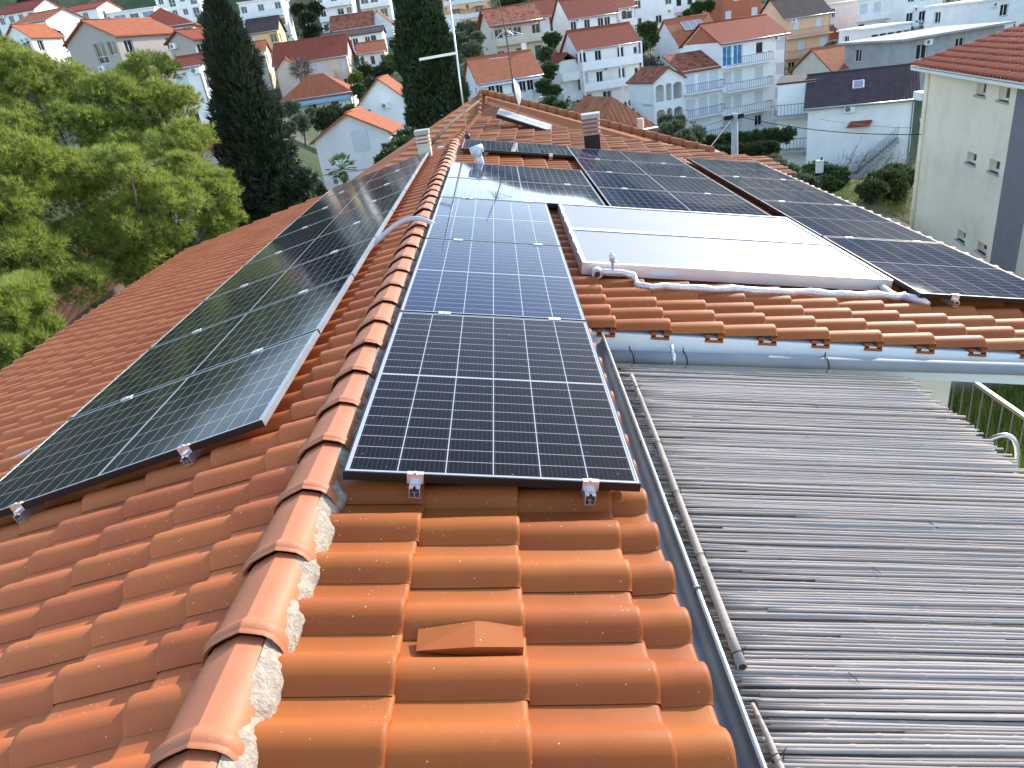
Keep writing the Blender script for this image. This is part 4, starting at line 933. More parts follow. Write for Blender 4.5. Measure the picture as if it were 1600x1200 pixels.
for k in range(3):
    for x in (.0, w26*.62, w26-.2): MB().box((x, -1.15, h26-(k+1)*2.75+.97), (x+.2, -.95, h26-k*2.75-.13)).build('pillar', M['white'], H26)
H27, w27, d27, h27 = H('white house with bright orange roof carrying three pale collectors', 1062, 68, 112, 1128, yaw=-16, dep=9, st=2, roofk='gx', rise=3.6, roofm='far_or', rows=('...', '.w.'), side=('...', '..'))
for i in range(3):
    o = empty('roof_collector'); s_ = math.atan2(3.6, 4.5); x = w27*.28+i*1.25
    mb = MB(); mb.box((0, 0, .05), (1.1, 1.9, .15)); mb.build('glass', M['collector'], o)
    mb = MB()
    for a, b in (((-.04, -.04, .03), (1.14, 0, .16)), ((-.04, 1.9, .03), (1.14, 1.94, .16)), ((-.04, 0, .03), (0, 1.9, .16)), ((1.1, 0, .03), (1.14, 1.9, .16))): mb.box(a, b)
    mb.build('frame', M['alu'], o)
    Mx = Matrix.Translation(H27.location) @ Matrix.Rotation(H27.rotation_euler[2], 4, 'Z') @ Matrix.Translation((x, 1.9, h27+.12+1.9*math.tan(s_))) @ Matrix.Rotation(s_, 4, 'X')
    o.matrix_world = Mx; tag(o, ['left', 'middle', 'right'][i]+' one of three pale collectors on the orange roof', 'solar collector', 'three collectors on the orange roof')
H28, w28, d28, h28 = H('large white apartment house with attic glazing and railed balconies', 1128, 66, 88, 1228, yaw=-18, dep=9, st=5, roofk='gx', rise=2.3, roofm='far_red', rows=('BB.k.s', 'ss.s.s', 'ss.s.s', 'ss.w.s', 'bb..w'), side=('....', '.w', 'w'), bal=(('r', 0, .72), ('r', 0, .72), ('r', 0, .72)), sth=2.9, ov=.45, cat='building', name='apartment_house')
mb = MB(); mb.face([(-.03, d28*.06, h28), (-.03, d28*.94, h28), (-.03, d28/2, h28+2.0)]); mb.build('brick_infill', M['brick'], H28)
# left wing, lower by one storey, and arched loggia
mb = MB(); hw = h28-2.6; mb.box((-5.4, .4, -1), (0, 8, hw)); mb.build('wing', M['white'], H28); roof(H28, 'shed', 5.4, 4, hw, 1.9, M['far_old'], .3, x0=-5.4, y0=.4)
for k in range(3): balcony(H28, -5.4, -.1, hw-2.9*(k+1)+.3, 1.1, 'r', M['white'], y=.4)
for k in range(2):
    for x in (-5.0, -3.2, -1.6): MB().box((x, .37, hw-2.9*(k+1)+.35), (x+1.25, .40, hw-2.9*k-.45)).build('shutter', M['shut'], H28)
hl_ = h28-3.1
mb = MB(); rr = .72
O = np.array([-9.6, .2, 0.]); X = np.array([1, 0, 0.])
ops = []
opening_wall(mb, None, O, X, np.array([0, -1., 0]), 4.2, 0, hl_, [(.25, 1.45, hl_-2.5, hl_-.55), (1.7, 2.5, hl_-2.5, hl_-.55), (2.7, 4.0, hl_-2.5, hl_-.55), (.25, 1.45, hl_-5.4, hl_-3.45), (1.7, 2.5, hl_-5.4, hl_-3.45), (2.7, 4.0, hl_-5.4, hl_-3.45)], dep=.4)
for (a, b) in ((.25, 1.45), (1.7, 2.5), (2.7, 4.0)):
    for zt_ in (hl_-.55, hl_-3.45):
        r2 = (b-a)/2
        for k in range(10):
            a1, a2 = math.pi*k/10, math.pi*(k+1)/10
            p1 = (-9.6+(a+b)/2-r2*math.cos(a1), .198, zt_-r2*.7+r2*.7*math.sin(a1)); p2 = (-9.6+(a+b)/2-r2*math.cos(a2), .198, zt_-r2*.7+r2*.7*math.sin(a2))
            mb.face([p1, p2, (p2[0], .198, zt_+.01), (p1[0], .198, zt_+.01)])
mb.box((-9.6, 3.2, 0), (-5.4, 7, hl_)); mb.box((-9.6, .6, hl_-3.0), (-5.4, 3.2, hl_-2.7)); mb.box((-9.6, .21, hl_-.1), (-5.4, 3.2, hl_)); mb.face([(-9.6, .2, hl_), (-5.4, .2, hl_), (-7.5, .2, hl_+1.2)]); mb.box((-9.6, .21, 0), (-9.4, 3.2, hl_))
mb.build('loggia', M['white'], H28); roof(H28, 'gy', 4.2, 6.5, hl_, 1.3, M['far_old'], .3, x0=-9.6, y0=.2)
H('unfinished red brick building with white window infills', 1128, -14, 132, 1190, yaw=-5, dep=9, st=4, roofk='flat', wall='brick', rows=('.s.s', 's.s', 's.s.s', 's.s'), cat='building')
H('peach house with dark brown roof, white shutters and long balcony', 1228, 28, 108, 1298, yaw=-7, dep=10, st=3, roofk='gx', rise=3, wall='peach', roofm='far_dark', rows=('.s..s.', '.s.s', 'w.w'), bal=('r', 'r'), side=('n..', 'n.'))
H('blank pinkish-grey wall block behind the peach house', 1286, -20, 128, 1346, yaw=-3, dep=8, st=4, roofk='flat', wall='pinkc', rows=('.', '.', '.', 'w.'))
H('white two-storey house with balcony and blue-white windows at the top edge', 1340, 2, 112, 1425, yaw=-8, dep=9, st=3, roofk='flat', rows=('ss.w', 'g.ss.', 'w.w'), bal=('p', 'p', ))
H('white villa with multi-pane windows at the top edge', 1416, -18, 108, 1476, yaw=-8, dep=8, st=2, roofk='flat', rows=('www', 'www'))
H('low grey flat-roofed house with white window', 1412, 64, 74, 1570, yaw=-14, dep=9, st=2, roofk='flat', wall='greyw', rows=('.d..w..w', 'w'), ov=.8)
H('white workshop wing with ribbed screen left of the grey house', 1362, 46, 88, 1424, yaw=-8, dep=7, st=2, roofk='flat', rows=('ooooo', '..'), wall='white2')
H('small barn-like house with bright rusty orange roof', 1302, 109, 82, 1390, yaw=-12, dep=8, st=1, roofk='gx', rise=2.3, wall='beige', roofm='far_or', side=('n', ), rows=('...',))
H('pale flat building with grey parapet at the top right', 1530, 4, 86, 1640, yaw=-10, dep=9, st=2, roofk='flat', wall='white2', rows=('.w.w', 'w.'))
H35, w35, d35, h35 = H('white house with steep dark brown roof, skylight and outside stair', 1263, 166, 58, 1430, yaw=24, dep=8, st=3, roofk='gx', rise=2.0, wall='white', roofm='far_dark', rows=('....', '......', '..dd..'), side=('..', 'w.', 'n.'), sth=2.75)
s_ = math.atan2(2.0, 4); T_ = lambda p: (w35*.42+p[0], 1.5+p[1]*math.cos(s_)-p[2]*math.sin(s_), h35+1.5*math.tan(s_)+p[1]*math.sin(s_)+p[2]*math.cos(s_)+.03)
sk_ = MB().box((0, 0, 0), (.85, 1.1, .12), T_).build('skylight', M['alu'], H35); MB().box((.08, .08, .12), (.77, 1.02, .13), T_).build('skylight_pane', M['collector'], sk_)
mb = MB(); mb.face([(w35*.42, -.02, h35-1.45), (w35*.63, -.02, h35-1.45), (w35*.60, -.75, h35-1.85), (w35*.38, -.75, h35-1.85)]); mb.build('door_canopy', M['far_red'], H35)
for zz in (.9, 3.7): balcony(H35, -3.0, -.05, h35-zz, 1.4, 'r', M['concrete'], y=3)
mb = MB(); mb.box((-2.6, 3, -2), (.4, 7.5, h35+1.7)); mb.build('wing', M['white'], H35); roof(H35, 'shed', 2.9, 4.2, h35+1.7, .2, M['far_dark'], .1, x0=-2.6, y0=3)
mb = MB(); n = 14
for i in range(n):
    x = w35*.50+ i*(w35*.38)/n; z = h35-5.4+i*.19; mb.box((x, -1.2, z-.35), (x+w35*.38/n+.02, -.02, z))
for i in range(9):
    x = w35*.06+ i*(w35*.22)/9; z = h35-7.2+i*.2; mb.box((x, -1.2, z-.35), (x+w35*.22/9+.02, -.02, z))
mb.box((w35*.28, -1.2, h35-5.75), (w35*.50, -.02, h35-5.4)); mb.build('outside_stair', M['greyw'], H35)
mb = MB()
for i in range(60):
    f = i/60; x = w35*(.06+.82*f); z = h35-7.2+(min(f, .27)/.27)*1.8+max(0, (f-.54)/.46)*2.66; mb.box((x, -1.2, z), (x+.03, -1.17, z+.95))
mb.build('stair_railing', M['bark'], H35)
# pyramid-roofed house just beyond the old roof
H36, w36, d36, h36 = H('white cottage with faded orange pyramid roof close behind the old roof', 944, 206, 34, 1010, yaw=-18, dep=5.5, st=2, roofk='hip', rise=1.35, roofm='near_or', rows=('.....', '...'), side=('.', '.'), ov=.45)
o = MB().tube([(w36*.78, -.32, -.5), (w36*.78, -.32, h36+.35)], .17, 12).build('flue', M['peach'], H36)

H('narrow white house partly behind the bright antenna mast', 686, 28, 132, 716, yaw=-5, dep=7, st=2, roofk='flat', wall='white', rows=('w.s', 'w.w'))
H('small cream house with orange roof peeping out right of the ragged cypress', 388, 82, 116, 412, yaw=-8, dep=7, st=2, roofk='gx', rise=1.6, wall='beige', rows=('w.', 'w.'))
H('white two-storey house in the gap above the green bushes', 846, 92, 116, 872, yaw=-10, dep=7, st=2, roofk='gx', rise=1.5, roofm='far_old', rows=('w.w', 'w.w'))
H('low white house with flat roof between the olive trees and the chalet', 742, 44, 122, 764, yaw=-6, dep=6, st=1, roofk='flat', rows=('w.w',))
H('pale house with closed shutters above the barn-like orange roof', 1296, 62, 116, 1344, yaw=-8, dep=8, st=2, roofk='gx', rise=1.8, roofm='far_red', rows=('s.s', 'w.s'))
H('white house with orange roof glimpsed between the two cypresses', 560, 84, 118, 600, yaw=-6, dep=7, st=1, roofk='gx', rise=1.6, roofm='far_or', rows=('w.w.w',))
# cream building at the right: facade seen at a slant
Lc = at(1447, 108, 29.0)
def at_z(u, v, z): return onz(u, v, z)
Rc = at_z(1592, 131, Lc[2]); 
exc = (Rc-Lc); wdc = np.linalg.norm(exc[:2]); exc = exc/np.linalg.norm(exc); yc = math.atan2(exc[1], exc[0])
CB = empty('apartment_building', (Lc[0], Lc[1], Lc[2]-8.6), yc); tag(CB, 'tall cream rendered building with small square windows at the right edge', 'building')
hc = 8.6; wx = wdc
def winx(u, v):
    # where the pixel's ray meets the facade
    n = np.array([exc[1], -exc[0], 0]); d = ray(u, v); t = ((Lc-CAM)@n)/(d@n); P = CAM+d*t; return (P-Lc)@exc, P[2]-Lc[2]+hc
ops = []
for (ua, va, ub, vb) in ((1527, 129, 1539, 151), (1562, 135, 1576, 160), (1512, 236, 1524, 259), (1547, 247, 1560, 273), (1497, 357, 1507, 381), (1528, 375, 1540, 400)):
    a, z1 = winx(ua, va); b, z0 = winx(ub, vb); ops.append((a, b, z0, z1))
for (a, b, z0, z1) in list(ops)[-2:]: ops.append((a, b, z0-3.0, z1-3.0)) if z0-3 > .3 else None
mb = MB(); X = np.array([1., 0, 0]); opening_wall(mb, None, np.zeros(3), X, np.array([0, -1., 0]), wx, -3, hc, ops, dep=.28)
mb.face([(0, 9, -3), (0, 0, -3), (0, 0, hc), (0, 9, hc)]); mb.face([(wx, 9, -3), (0, 9, -3), (0, 9, hc), (wx, 9, hc)]); mb.build('wall', M['cream'], CB)
MB().box((wx, -.02, -3), (wx+2.4, 9, hc)).build('grey_wall', M['darkgrey'], CB); mb = MB(); mb.box((wx+2.4, -.3, -3), (wx+9, 9, hc)); mb.build('end_wall', M['beige'], CB)
for o in ops: fit_window(CB, np.zeros(3), X, np.array([0, -1., 0]), o, 'w', M['glass'], depth=.24)
mb = MB(); mb.box((-.45, -.45, hc+.0), (wx+9, -.05, hc+.18)); mb.build('eave_board', M['white'], CB)
mb = MB(); mb.tube([(.5, -.06, hc), (.5, -.06, 0)], .05, 8)
for z in (1.2, 3, 5, 7): mb.tube([(.5, -.06, z), (.5, -.06, z+.08)], .065, 8)
mb.build('downpipe', M['cream'], CB)
mb = MB(); zc = winx(1425, 180)[1]; mb.tube([(-.0, -.03, zc), (.2, -.05, zc-.2)], .015, 5); mb.build('cable', M['cream'], CB)
# its roof: real tiles sloping up away from the eave
up_ = R(21); oe = np.array([0, -.5, hc+.2]); slen = 7.2
mbt = tilefield(oe+np.array([0, slen*math.cos(up_), slen*math.sin(up_)]), np.array([0, -math.cos(up_), -math.sin(up_)]), np.array([1., 0, 0]), np.array([0, -math.sin(up_), math.cos(up_)]), [slen-.36*k for k in range(20, -1, -1)], lambda s: -.5+(slen-s)*.95, lambda s: wx+9, 0, pitch=.28, roll=.075, step=.05, jit=.008)
mbt.build('roof', M['tile_red'], CB)
mb = MB(); mb.face([(-.5, 9.2, hc+.1), (-.5, -.5, hc+.15), (6.2, 6.3, hc+2.5)]); mb.face([(-.5, -.48, hc+.12), (wx+9, -.48, hc+.12), (wx+9, 6.2, hc+2.45), (6.2, 6.2, hc+2.45)]); mb.build('roof_deck', M['tile_red'], CB)
mb = MB(); P0 = np.array([4.9, 2.6, hc+1.3]); mb.tube([P0, P0+[0, 0, .3], P0+[.0, -.1, .42], P0+[0, -.22, .36]], [.06, .06, .065, .05], 10); mb.build('roof_vent', M['galv'], CB)
mb = MB(); mb.box((-.9, -.1, hc-1.2), (-.0, 1.5, hc-.9)); mb.build('side_sill', M['white'], CB)
GP += [(Lc[0], Lc[1], Lc[2]-8.4), (Rc[0], Rc[1], Rc[2]-8.4), (Lc[0]-5, Lc[1]-2, -8.6)]
for (u, v, D) in ((1340, 310, 36), (1310, 325, 31), (1380, 330, 30), (1250, 300, 40)): GP.append(tuple(at(u, v, D)))

# ================================================================ POLE, WIRES, LAMP, CAR
pb = at(1148, 262, 34); ptop = pb[2]
pole = empty('utility_pole', (pb[0], pb[1], -9)); tag(pole, 'pale concrete utility pole behind the right-hand panel row', 'utility pole')
zt_ = at(1148, 172, 34)[2]
MB().tube([(0, 0, 0), (0, 0, zt_+9)], [.2, .14], 10).build('shaft', M['concrete'], pole); mb = MB(); mb.box((-.5, -.08, zt_+8.75), (.4, .08, zt_+8.95)); mb.build('crossarm', M['blackframe'], pole)
def wire(p, q, sag, r, label):
    p, q = np.array(p), np.array(q); o = MB().tube([p+(q-p)*t-np.array([0, 0, sag*4*t*(1-t)]) for t in np.linspace(0, 1, 20)], r, 5, False).build('cable', M['blackplastic'], origin=p); tag(o, label, 'cable')
tp0 = np.array([pb[0], pb[1], zt_-.1])
wire(tp0, at(1440, 210, 28), .25, .018, 'thick black overhead cable from the concrete pole to the cream building')
wire(tp0, at(1085, 262, 30), 0, .03, 'stay wire slanting down from the concrete pole')
wire(at(1280, 186, 40), at(1430, 200, 40), .1, .012, 'thin overhead cable crossing the dark-roofed white house')
wire(at(1180, 247, 38), at(1425, 252, 40), .25, .012, 'low thin cable above the garden')
wire(tp0, at(1010, 205, 60), .4, .012, 'thin cable running left from the concrete pole')
lp = empty('lamp_post', at(1281, 300, 33)); tag(lp, 'dark garden post with a small white box', 'post'); l0 = np.array(lp.location)
MB().tube([(0, 0, -1.5), (0, 0, at(1284, 240, 33)[2]-l0[2])], .05, 8).build('post', M['blackframe'], lp); MB().box((-.22, -.15, .9), (.05, .1, 1.45)).build('box', M['shut'], lp)

# ================================================================ VEGETATION
def leafmesh(name, C_, U, V, Wd, m, parent=None):
    """n thin leaves: centre, direction U (length), side V (width); one triangle each"""
    n = len(C_); v = np.empty((n, 3, 3)); v[:, 0] = C_-V*Wd; v[:, 1] = C_+V*Wd; v[:, 2] = C_+U
    me = bpy.data.meshes.new(name); me.vertices.add(n*3); me.vertices.foreach_set('co', v.reshape(-1)); me.loops.add(n*3); me.polygons.add(n)
    me.loops.foreach_set('vertex_index', np.arange(n*3, dtype=np.int32)); me.polygons.foreach_set('loop_start', np.arange(0, n*3, 3, dtype=np.int32)); me.polygons.foreach_set('loop_total', np.full(n, 3, dtype=np.int32))
    me.update(calc_edges=True); me.materials.append(m); o = bpy.data.objects.new(name, me); col.objects.link(o)
    if parent is not None: o.parent = parent
    return o
def unit(a): return a/(np.linalg.norm(a, axis=-1, keepdims=True)+1e-9)
def blob_points(blobs, n, shell=.55):
    """points in the outer shell of overlapping ellipsoids, more of them on larger ones; returns points and outward directions"""
    vol = np.array([b[3]*b[3]*(b[4] if len(b) > 4 else b[3]) for b in blobs])**.67; cnt = rng.multinomial(n, vol/vol.sum()); P = []; Nn = []
    for b, c in zip(blobs, cnt):
        d = unit(rng.normal(size=(c, 3))); r = shell+(1-shell)*rng.random((c, 1))**.6; r *= 1+.10*np.sin(d[:, :1]*7+b[0]*3)+.10*np.sin(d[:, 1:2]*9+b[1])+.08*np.sin(d[:, 2:]*11)
        ra = np.array([b[3], b[3], b[4] if len(b) > 4 else b[3]]); P.append(np.array(b[:3])+d*r*ra); Nn.append(d)
    return np.concatenate(P), np.concatenate(Nn)
def tufts(P, Nn, k, length, wd, up=.35, spread=.9):
    n = len(P); C_ = np.repeat(P, k, 0); d = np.repeat(unit(Nn+np.array([0, 0, up])), k, 0)+rng.normal(size=(n*k, 3))*spread*.6
    d = unit(d); U = d*length*(.6+.6*rng.random((n*k, 1))); V = unit(np.cross(d, rng.normal(size=(n*k, 3)))); return C_, U, V
def trunk(parent, base, top, r0, r1, limbs, m='bark'):
    limbs = limbs if len(limbs) < 8 else limbs[::max(1, len(limbs)//7)]
    base, top = np.array(base, float), np.array(top, float); mid = (base+top)/2+np.array([random.uniform(-.2, .2), random.uniform(-.2, .2), 0])
    mb = MB(); mb.tube([base, mid, top], [r0, (r0+r1)/2, r1], 9)
    for q in limbs:
        q = np.array(q, float); f = random.uniform(.45, .9); s = base+(top-base)*f; mb.tube([s, (s+q)/2+np.array([0, 0, random.uniform(-.15, .3)]), q], [r1*.8, r1*.5, r1*.2], 6)
    return mb.build('trunk', M[m], parent)
def tree(name, label, cat, base, blobs, n, k, length, wd, m, r0=.25, group=None, up=.35, shell=.55, spread=.9, tm='bark'):
    base = np.array(base, float); root = empty(name, base); tag(root, label, cat, group)
    bl = [tuple(np.array(b[:3])-base)+tuple(b[3:]) for b in blobs]; P, Nn = blob_points(bl, n, shell)
    C_, U, V = tufts(P, Nn, k, length, wd, up, spread); leafmesh('crown', C_, U, V, wd, M[m], root)
    c = np.mean([b[:3] for b in bl], 0)
    if cat != 'vine': trunk(root, (0, 0, -.5), c, r0, r0*.45, [b[:3] for b in bl], tm); return root
def crown_px(spec, jit=0):
    """(u, v, D, radius px): ball crowns at measured places"""
    out = []
    for s in spec:
        P = at(s[0], s[1], s[2]); r = s[3]/FPX*s[2]; out.append((*P, r, r*(s[4] if len(s) > 4 else .85)))
    return out
def sub_blobs(bl, n, f=.42):
    """break big lumps into many branch puffs"""
    out = []
    for b in bl:
        for i in range(n):
            d = unit(rng.normal(size=3)); d[2] = abs(d[2])*.9-.25; r = b[3]; out.append((b[0]+d[0]*r*.68, b[1]+d[1]*r*.68, b[2]+d[2]*b[4]*.72, r*f*random.uniform(.7, 1.2), b[4]*f*random.uniform(.6, 1)))
    return out
pines = [
 ('broad pine filling the upper left, its top against the white gable house', (-9.5, 17, -8.4), [(12, 95, 18, 55), (60, 130, 18, 75), (130, 145, 18.5, 70), (20, 110, 18, 70), (5, 190, 17, 70), (95, 205, 17.5, 75)]),
 ('bright pine between the broad pine and the cypress', (-7.5, 19, -8.4), [(215, 150, 19, 72), (265, 165, 19, 55), (190, 215, 18.5, 65), (275, 225, 18, 62), (232, 110, 19.5, 48)]),
 ('near pine whose lit crown overhangs the left eave', (-8, 13.5, -8.4), [(175, 275, 14.5, 80), (90, 300, 14, 75), (245, 315, 15, 70), (200, 360, 14.5, 70), (110, 380, 14, 62), (120, 430, 13.6, 50), (60, 420, 13.2, 55), (200, 415, 15, 38), (260, 375, 16, 36), (325, 300, 16.5, 58), (340, 345, 16.5, 40), (290, 270, 16.5, 50)]),
 ('pine at the left edge, cut by the picture border', (-9.8, 9.5, -8.4), [(5, 250, 13, 80), (-30, 330, 12.5, 90), (10, 390, 12.5, 70), (10, 300, 13, 60)]),
 ('low pine branch mass in the lower left above the eave', (-8.6, 7.2, -8.4), [(10, 480, 10.5, 62), (45, 525, 10.5, 45), (-20, 560, 10, 60), (30, 455, 11, 40)]),
]
for lb, bs, sp_ in pines:
    big = crown_px(sp_); bl = sub_blobs(sub_blobs(big, 12, .46), 6, .40)+sub_blobs(big, 14, .20)+[(b[0], b[1], b[2]-b[4]*.4, b[3]*.7, b[4]*.8) for b in big]
    tree('pine_tree', lb, 'tree', bs, bl, 5600*len(big)//3, 13, .15, .0065, 'pine', .22, up=.7, shell=.5, spread=.8)
def column(name, label, base, top, rad, n, m, length=.28, wd=.035, lean=(0, 0), m2=None):
    base = np.array(base, float); root = empty(name, base); tag(root, label, 'tree'); Hh = top-base[2]
    t = rng.random(n)**.85; a = rng.random(n)*2*math.pi; prof = np.interp(t, [0, .1, .35, .7, .92, 1], [.75, 1, 1, .78, .4, .06])*(1+.12*np.sin(a*3+t*14)+.10*np.sin(a*5-t*23)+.06*np.sin(t*60+a*2))
    r = rad*prof*(.45+.6*rng.random(n)**.6); P = np.stack([r*np.cos(a)+lean[0]*t, r*np.sin(a)+lean[1]*t, t*Hh], 1); Nn = np.stack([np.cos(a)*.5, np.sin(a)*.5, np.full(n, .8)], 1)
    C_, U, V = tufts(P, unit(Nn), 7, length, wd, .5, .65); leafmesh('crown', C_, U, V, wd, M[m], root); MB().tube([(0, 0, -.5), (lean[0]*.9, lean[1]*.9, Hh*.92)], [rad*.2, .04], 8).build('trunk', M['bark'], root)
    return root
c = at(424, 330, 23); column('cypress_tree', 'dark ragged cypress with sagging branches left of the white gable house', (c[0], c[1], -8.4), at(372, 6, 23)[2], 1.18, 9000, 'cyp', .30, .032, lean=(.05, 0))
c = at(400, 250, 22.6); 
big = crown_px([(352, 45, 23.5, 26), (372, 100, 23.3, 38), (395, 180, 23, 42), (415, 250, 22.8, 50), (440, 310, 22.5, 50), (360, 75, 23.5, 34), (465, 290, 22.3, 34)])
tree('conifer', 'dark spreading conifer beside the ragged cypress', 'tree', (at(430, 300, 23)[0], at(430, 300, 23)[1], -8.4), sub_blobs(big, 9, .42), 4200, 8, .26, .022, 'cyp', .2, up=-.1, shell=.2)
c = at(688, 215, 40); column('cypress_tree', 'tall dense cypress rising behind the roof ridge', (c[0], c[1], -8.6), at(640, -60, 40)[2], 1.75, 15000, 'cyp2', .34, .045)
def shrub(label, spec, m='bush', n=900, k=5, length=.22, wd=.06, name='shrub', drop=3, cat='shrub', sub=6, group=None):
    big = crown_px(spec); bl = (sub_blobs(big, sub, .5)+[(b[0], b[1], b[2]-b[4]*.2, b[3]*.85, b[4]*.95) for b in big]) if sub else big; c = np.mean([b[:3] for b in big], 0); lowest = min(b[2]-b[4] for b in big)
    return tree(name, label, cat, (c[0], c[1], lowest-drop*.3), bl, int(n*1.7), k, length, wd, m, .08, group, up=.2, shell=.35)
shrub('round dark green tree in front of the white bungalow', [(520, 180, 70, 26), (500, 185, 69, 20), (545, 178, 70, 18)], n=1400, name='round_tree', cat='tree', length=.3, wd=.09)
shrub('dark shrub mass beside the pale chimney', [(628, 232, 30, 22), (612, 246, 29, 18), (640, 215, 31, 20), (600, 252, 29, 12)], n=1300)
shrub('lime-green bushes below the green-shuttered house', [(556, 120, 110, 10), (612, 92, 115, 12)], m='lime', n=500, length=.4, wd=.12)
shrub('garden shrubs under the three-storey white house', [(570, 110, 112, 12), (590, 112, 112, 12), (605, 105, 112, 12), (548, 95, 125, 9), (580, 130, 100, 12), (560, 140, 96, 10)], n=1500, length=.4, wd=.12)
shrub('conifer group behind the peach-cream house', [(478, 30, 145, 14), (486, 50, 142, 16), (492, 12, 148, 12), (468, 14, 150, 12)], m='cyp', n=1800, length=.5, wd=.16)
shrub('olive trees right of the tall cypress', [(715, 62, 100, 18), (735, 78, 98, 18), (728, 45, 104, 16), (708, 90, 96, 14), (745, 60, 100, 12)], m='olive', n=2200, length=.4, wd=.10, name='olive_tree', cat='tree')
shrub('dark bushes between the orange roof and the white apartment house', [(852, 85, 100, 12), (862, 60, 106, 12), (856, 110, 96, 14), (850, 135, 92, 12), (868, 140, 92, 8)], n=1500, length=.45, wd=.13)
shrub('low tree beside the white four-storey house foot', [(862, 160, 80, 12), (875, 166, 78, 10)], n=500, length=.35, wd=.1)
shrub('green trees between the apartment house and the orange roof', [(1012, 45, 108, 14), (1003, 72, 104, 10), (1018, 60, 108, 10)], n=1200, length=.45, wd=.13)
shrub('hillside hedge above the aerials', [(790, 6, 140, 12), (810, 4, 140, 10), (822, 10, 138, 8)], n=900, length=.5, wd=.16)
shrub('small yellow blossoming bush by the chalet roof', [(787, 18, 135, 4)], m='lime', n=120, sub=0, length=.4, wd=.12)
shrub('shrub strip behind the terrace roofs at the top', [(1090, 12, 132, 10), (1108, 8, 132, 9), (1075, 22, 130, 7)], n=900, length=.45, wd=.14)
shrub('grey-green olive trees right of the pink flue', [(1050, 205, 46, 20), (1068, 218, 44, 18), (1085, 210, 46, 16), (1042, 190, 48, 12), (1060, 188, 50, 10)], m='olive', n=1900, length=.26, wd=.05, name='olive_tree', cat='tree')
shrub('long clipped hedge below the large apartment house', [(1108+i*15, 222-i*1.6, 47, 13) for i in range(9)], m='bush', n=3200, length=.2, wd=.06, sub=5, name='hedge', cat='hedge')
shrub('dark scrub behind the concrete pole', [(1120+i*17, 240-i*1.5, 43, 14) for i in range(6)], m='cyp2', n=2200, length=.24, wd=.05)
shrub('light green loose bush at the garden edge by the panels', [(1222, 268, 36, 24), (1250, 290, 34, 24), (1205, 255, 38, 16), (1270, 312, 31, 20), (1235, 300, 33, 24)], m='olive', n=3000, length=.2, wd=.04)
shrub('dark orange tree in front of the dark-roofed house', [(1272, 272, 42, 26), (1302, 280, 41, 24), (1288, 292, 40, 24), (1255, 280, 41, 18)], n=3000, length=.22, wd=.07, name='orange_tree', cat='tree')
shrub('round citrus tree beside the cream building', [(1382, 285, 36, 28), (1402, 275, 37, 24), (1362, 296, 35, 20), (1395, 300, 36, 22)], n=3000, length=.2, wd=.07, name='citrus_tree', cat='tree')
vn = empty('vine', tuple(at(1310, 262, 56))); tag(vn, 'leafless climbing vine spreading over the white wall by the outside stair', 'vine')
mb = MB()
for k in range(34):
    x = w35*random.uniform(.05, .75); z = h35-8; pts = []
    for q in range(14): pts.append((x, -.10-.9*(q > 3), z)); x += random.uniform(-.05, .40); z += random.uniform(.1, .55); 
    mb.tube([p for p in pts if p[2] < h35-2.2], [.03-.0016*q for q in range(len([p for p in pts if p[2] < h35-2.2]))], 4)
    for q in range(3, len(pts)-1, 2):
        if pts[q][2] < h35-3: mb.tube([pts[q], (pts[q][0]+random.uniform(-.6, .6), pts[q][1], pts[q][2]+random.uniform(-.1, .6))], .009, 3)
vo = mb.build('branches', M['bark']); vo.parent = vn; vo.matrix_world = Matrix.Translation(H35.location) @ Matrix.Rotation(H35.rotation_euler[2], 4, 'Z'); vo.matrix_parent_inverse = Matrix.Translation(-vn.location)
shrub('bare winter tree behind the small orange-roofed house', [(1375, 75, 80, 16), (1395, 88, 78, 12)], m='dry', n=110, k=7, length=.9, wd=.02, name='bare_tree', cat='tree')
shrub('bare winter tree in front of the peach-cream house', [(470, 108, 104, 14)], m='dry', n=140, k=6, length=1.2, wd=.02, name='bare_tree', cat='tree', sub=0)
shrub('hedge below the peach house balcony', [(1300, 78, 98, 14), (1325, 70, 100, 14), (1350, 68, 100, 10), (1265, 92, 94, 10)], n=1500, length=.4, wd=.12, name='hedge', cat='hedge')
shrub('scrub by the grey house roof', [(1512, 30, 100, 14), (1530, 22, 100, 12)], m='cyp2', n=900, length=.4, wd=.1)
shrub('garden shrubs between cypress and bungalow', [(455, 170, 60, 14), (470, 190, 56, 16), (450, 200, 50, 14), (485, 175, 66, 8)], m='olive', n=1400, length=.25, wd=.05)
shrub('dark bushes at the foot of the white gable house', [(480, 300, 33, 26), (465, 330, 30, 26), (500, 330, 32, 18), (440, 345, 28, 24)], m='cyp2', n=2600, length=.2, wd=.05)
shrub('bushes below the pines by the left eave', [(300, 385, 19, 30), (340, 365, 20, 26), (370, 350, 22, 24), (260, 400, 18, 22)], m='bush', n=2200, length=.14, wd=.03)
shrub('dark wooded patch at the top left behind the white wing', [(55, 8, 175, 22), (82, 20, 172, 16), (95, 45, 150, 12), (85, 58, 120, 12)], m='cyp', n=1800, length=.7, wd=.22)
shrub('bushes between the modern building and the red hip roof', [(325, 30, 150, 14), (335, 12, 160, 12), (345, 45, 120, 10)], m='olive', n=1200, length=.5, wd=.15)
shrub('bushes left of the tall narrow house', [(345, 120, 70, 12), (340, 150, 66, 10)], n=700, length=.3, wd=.09)
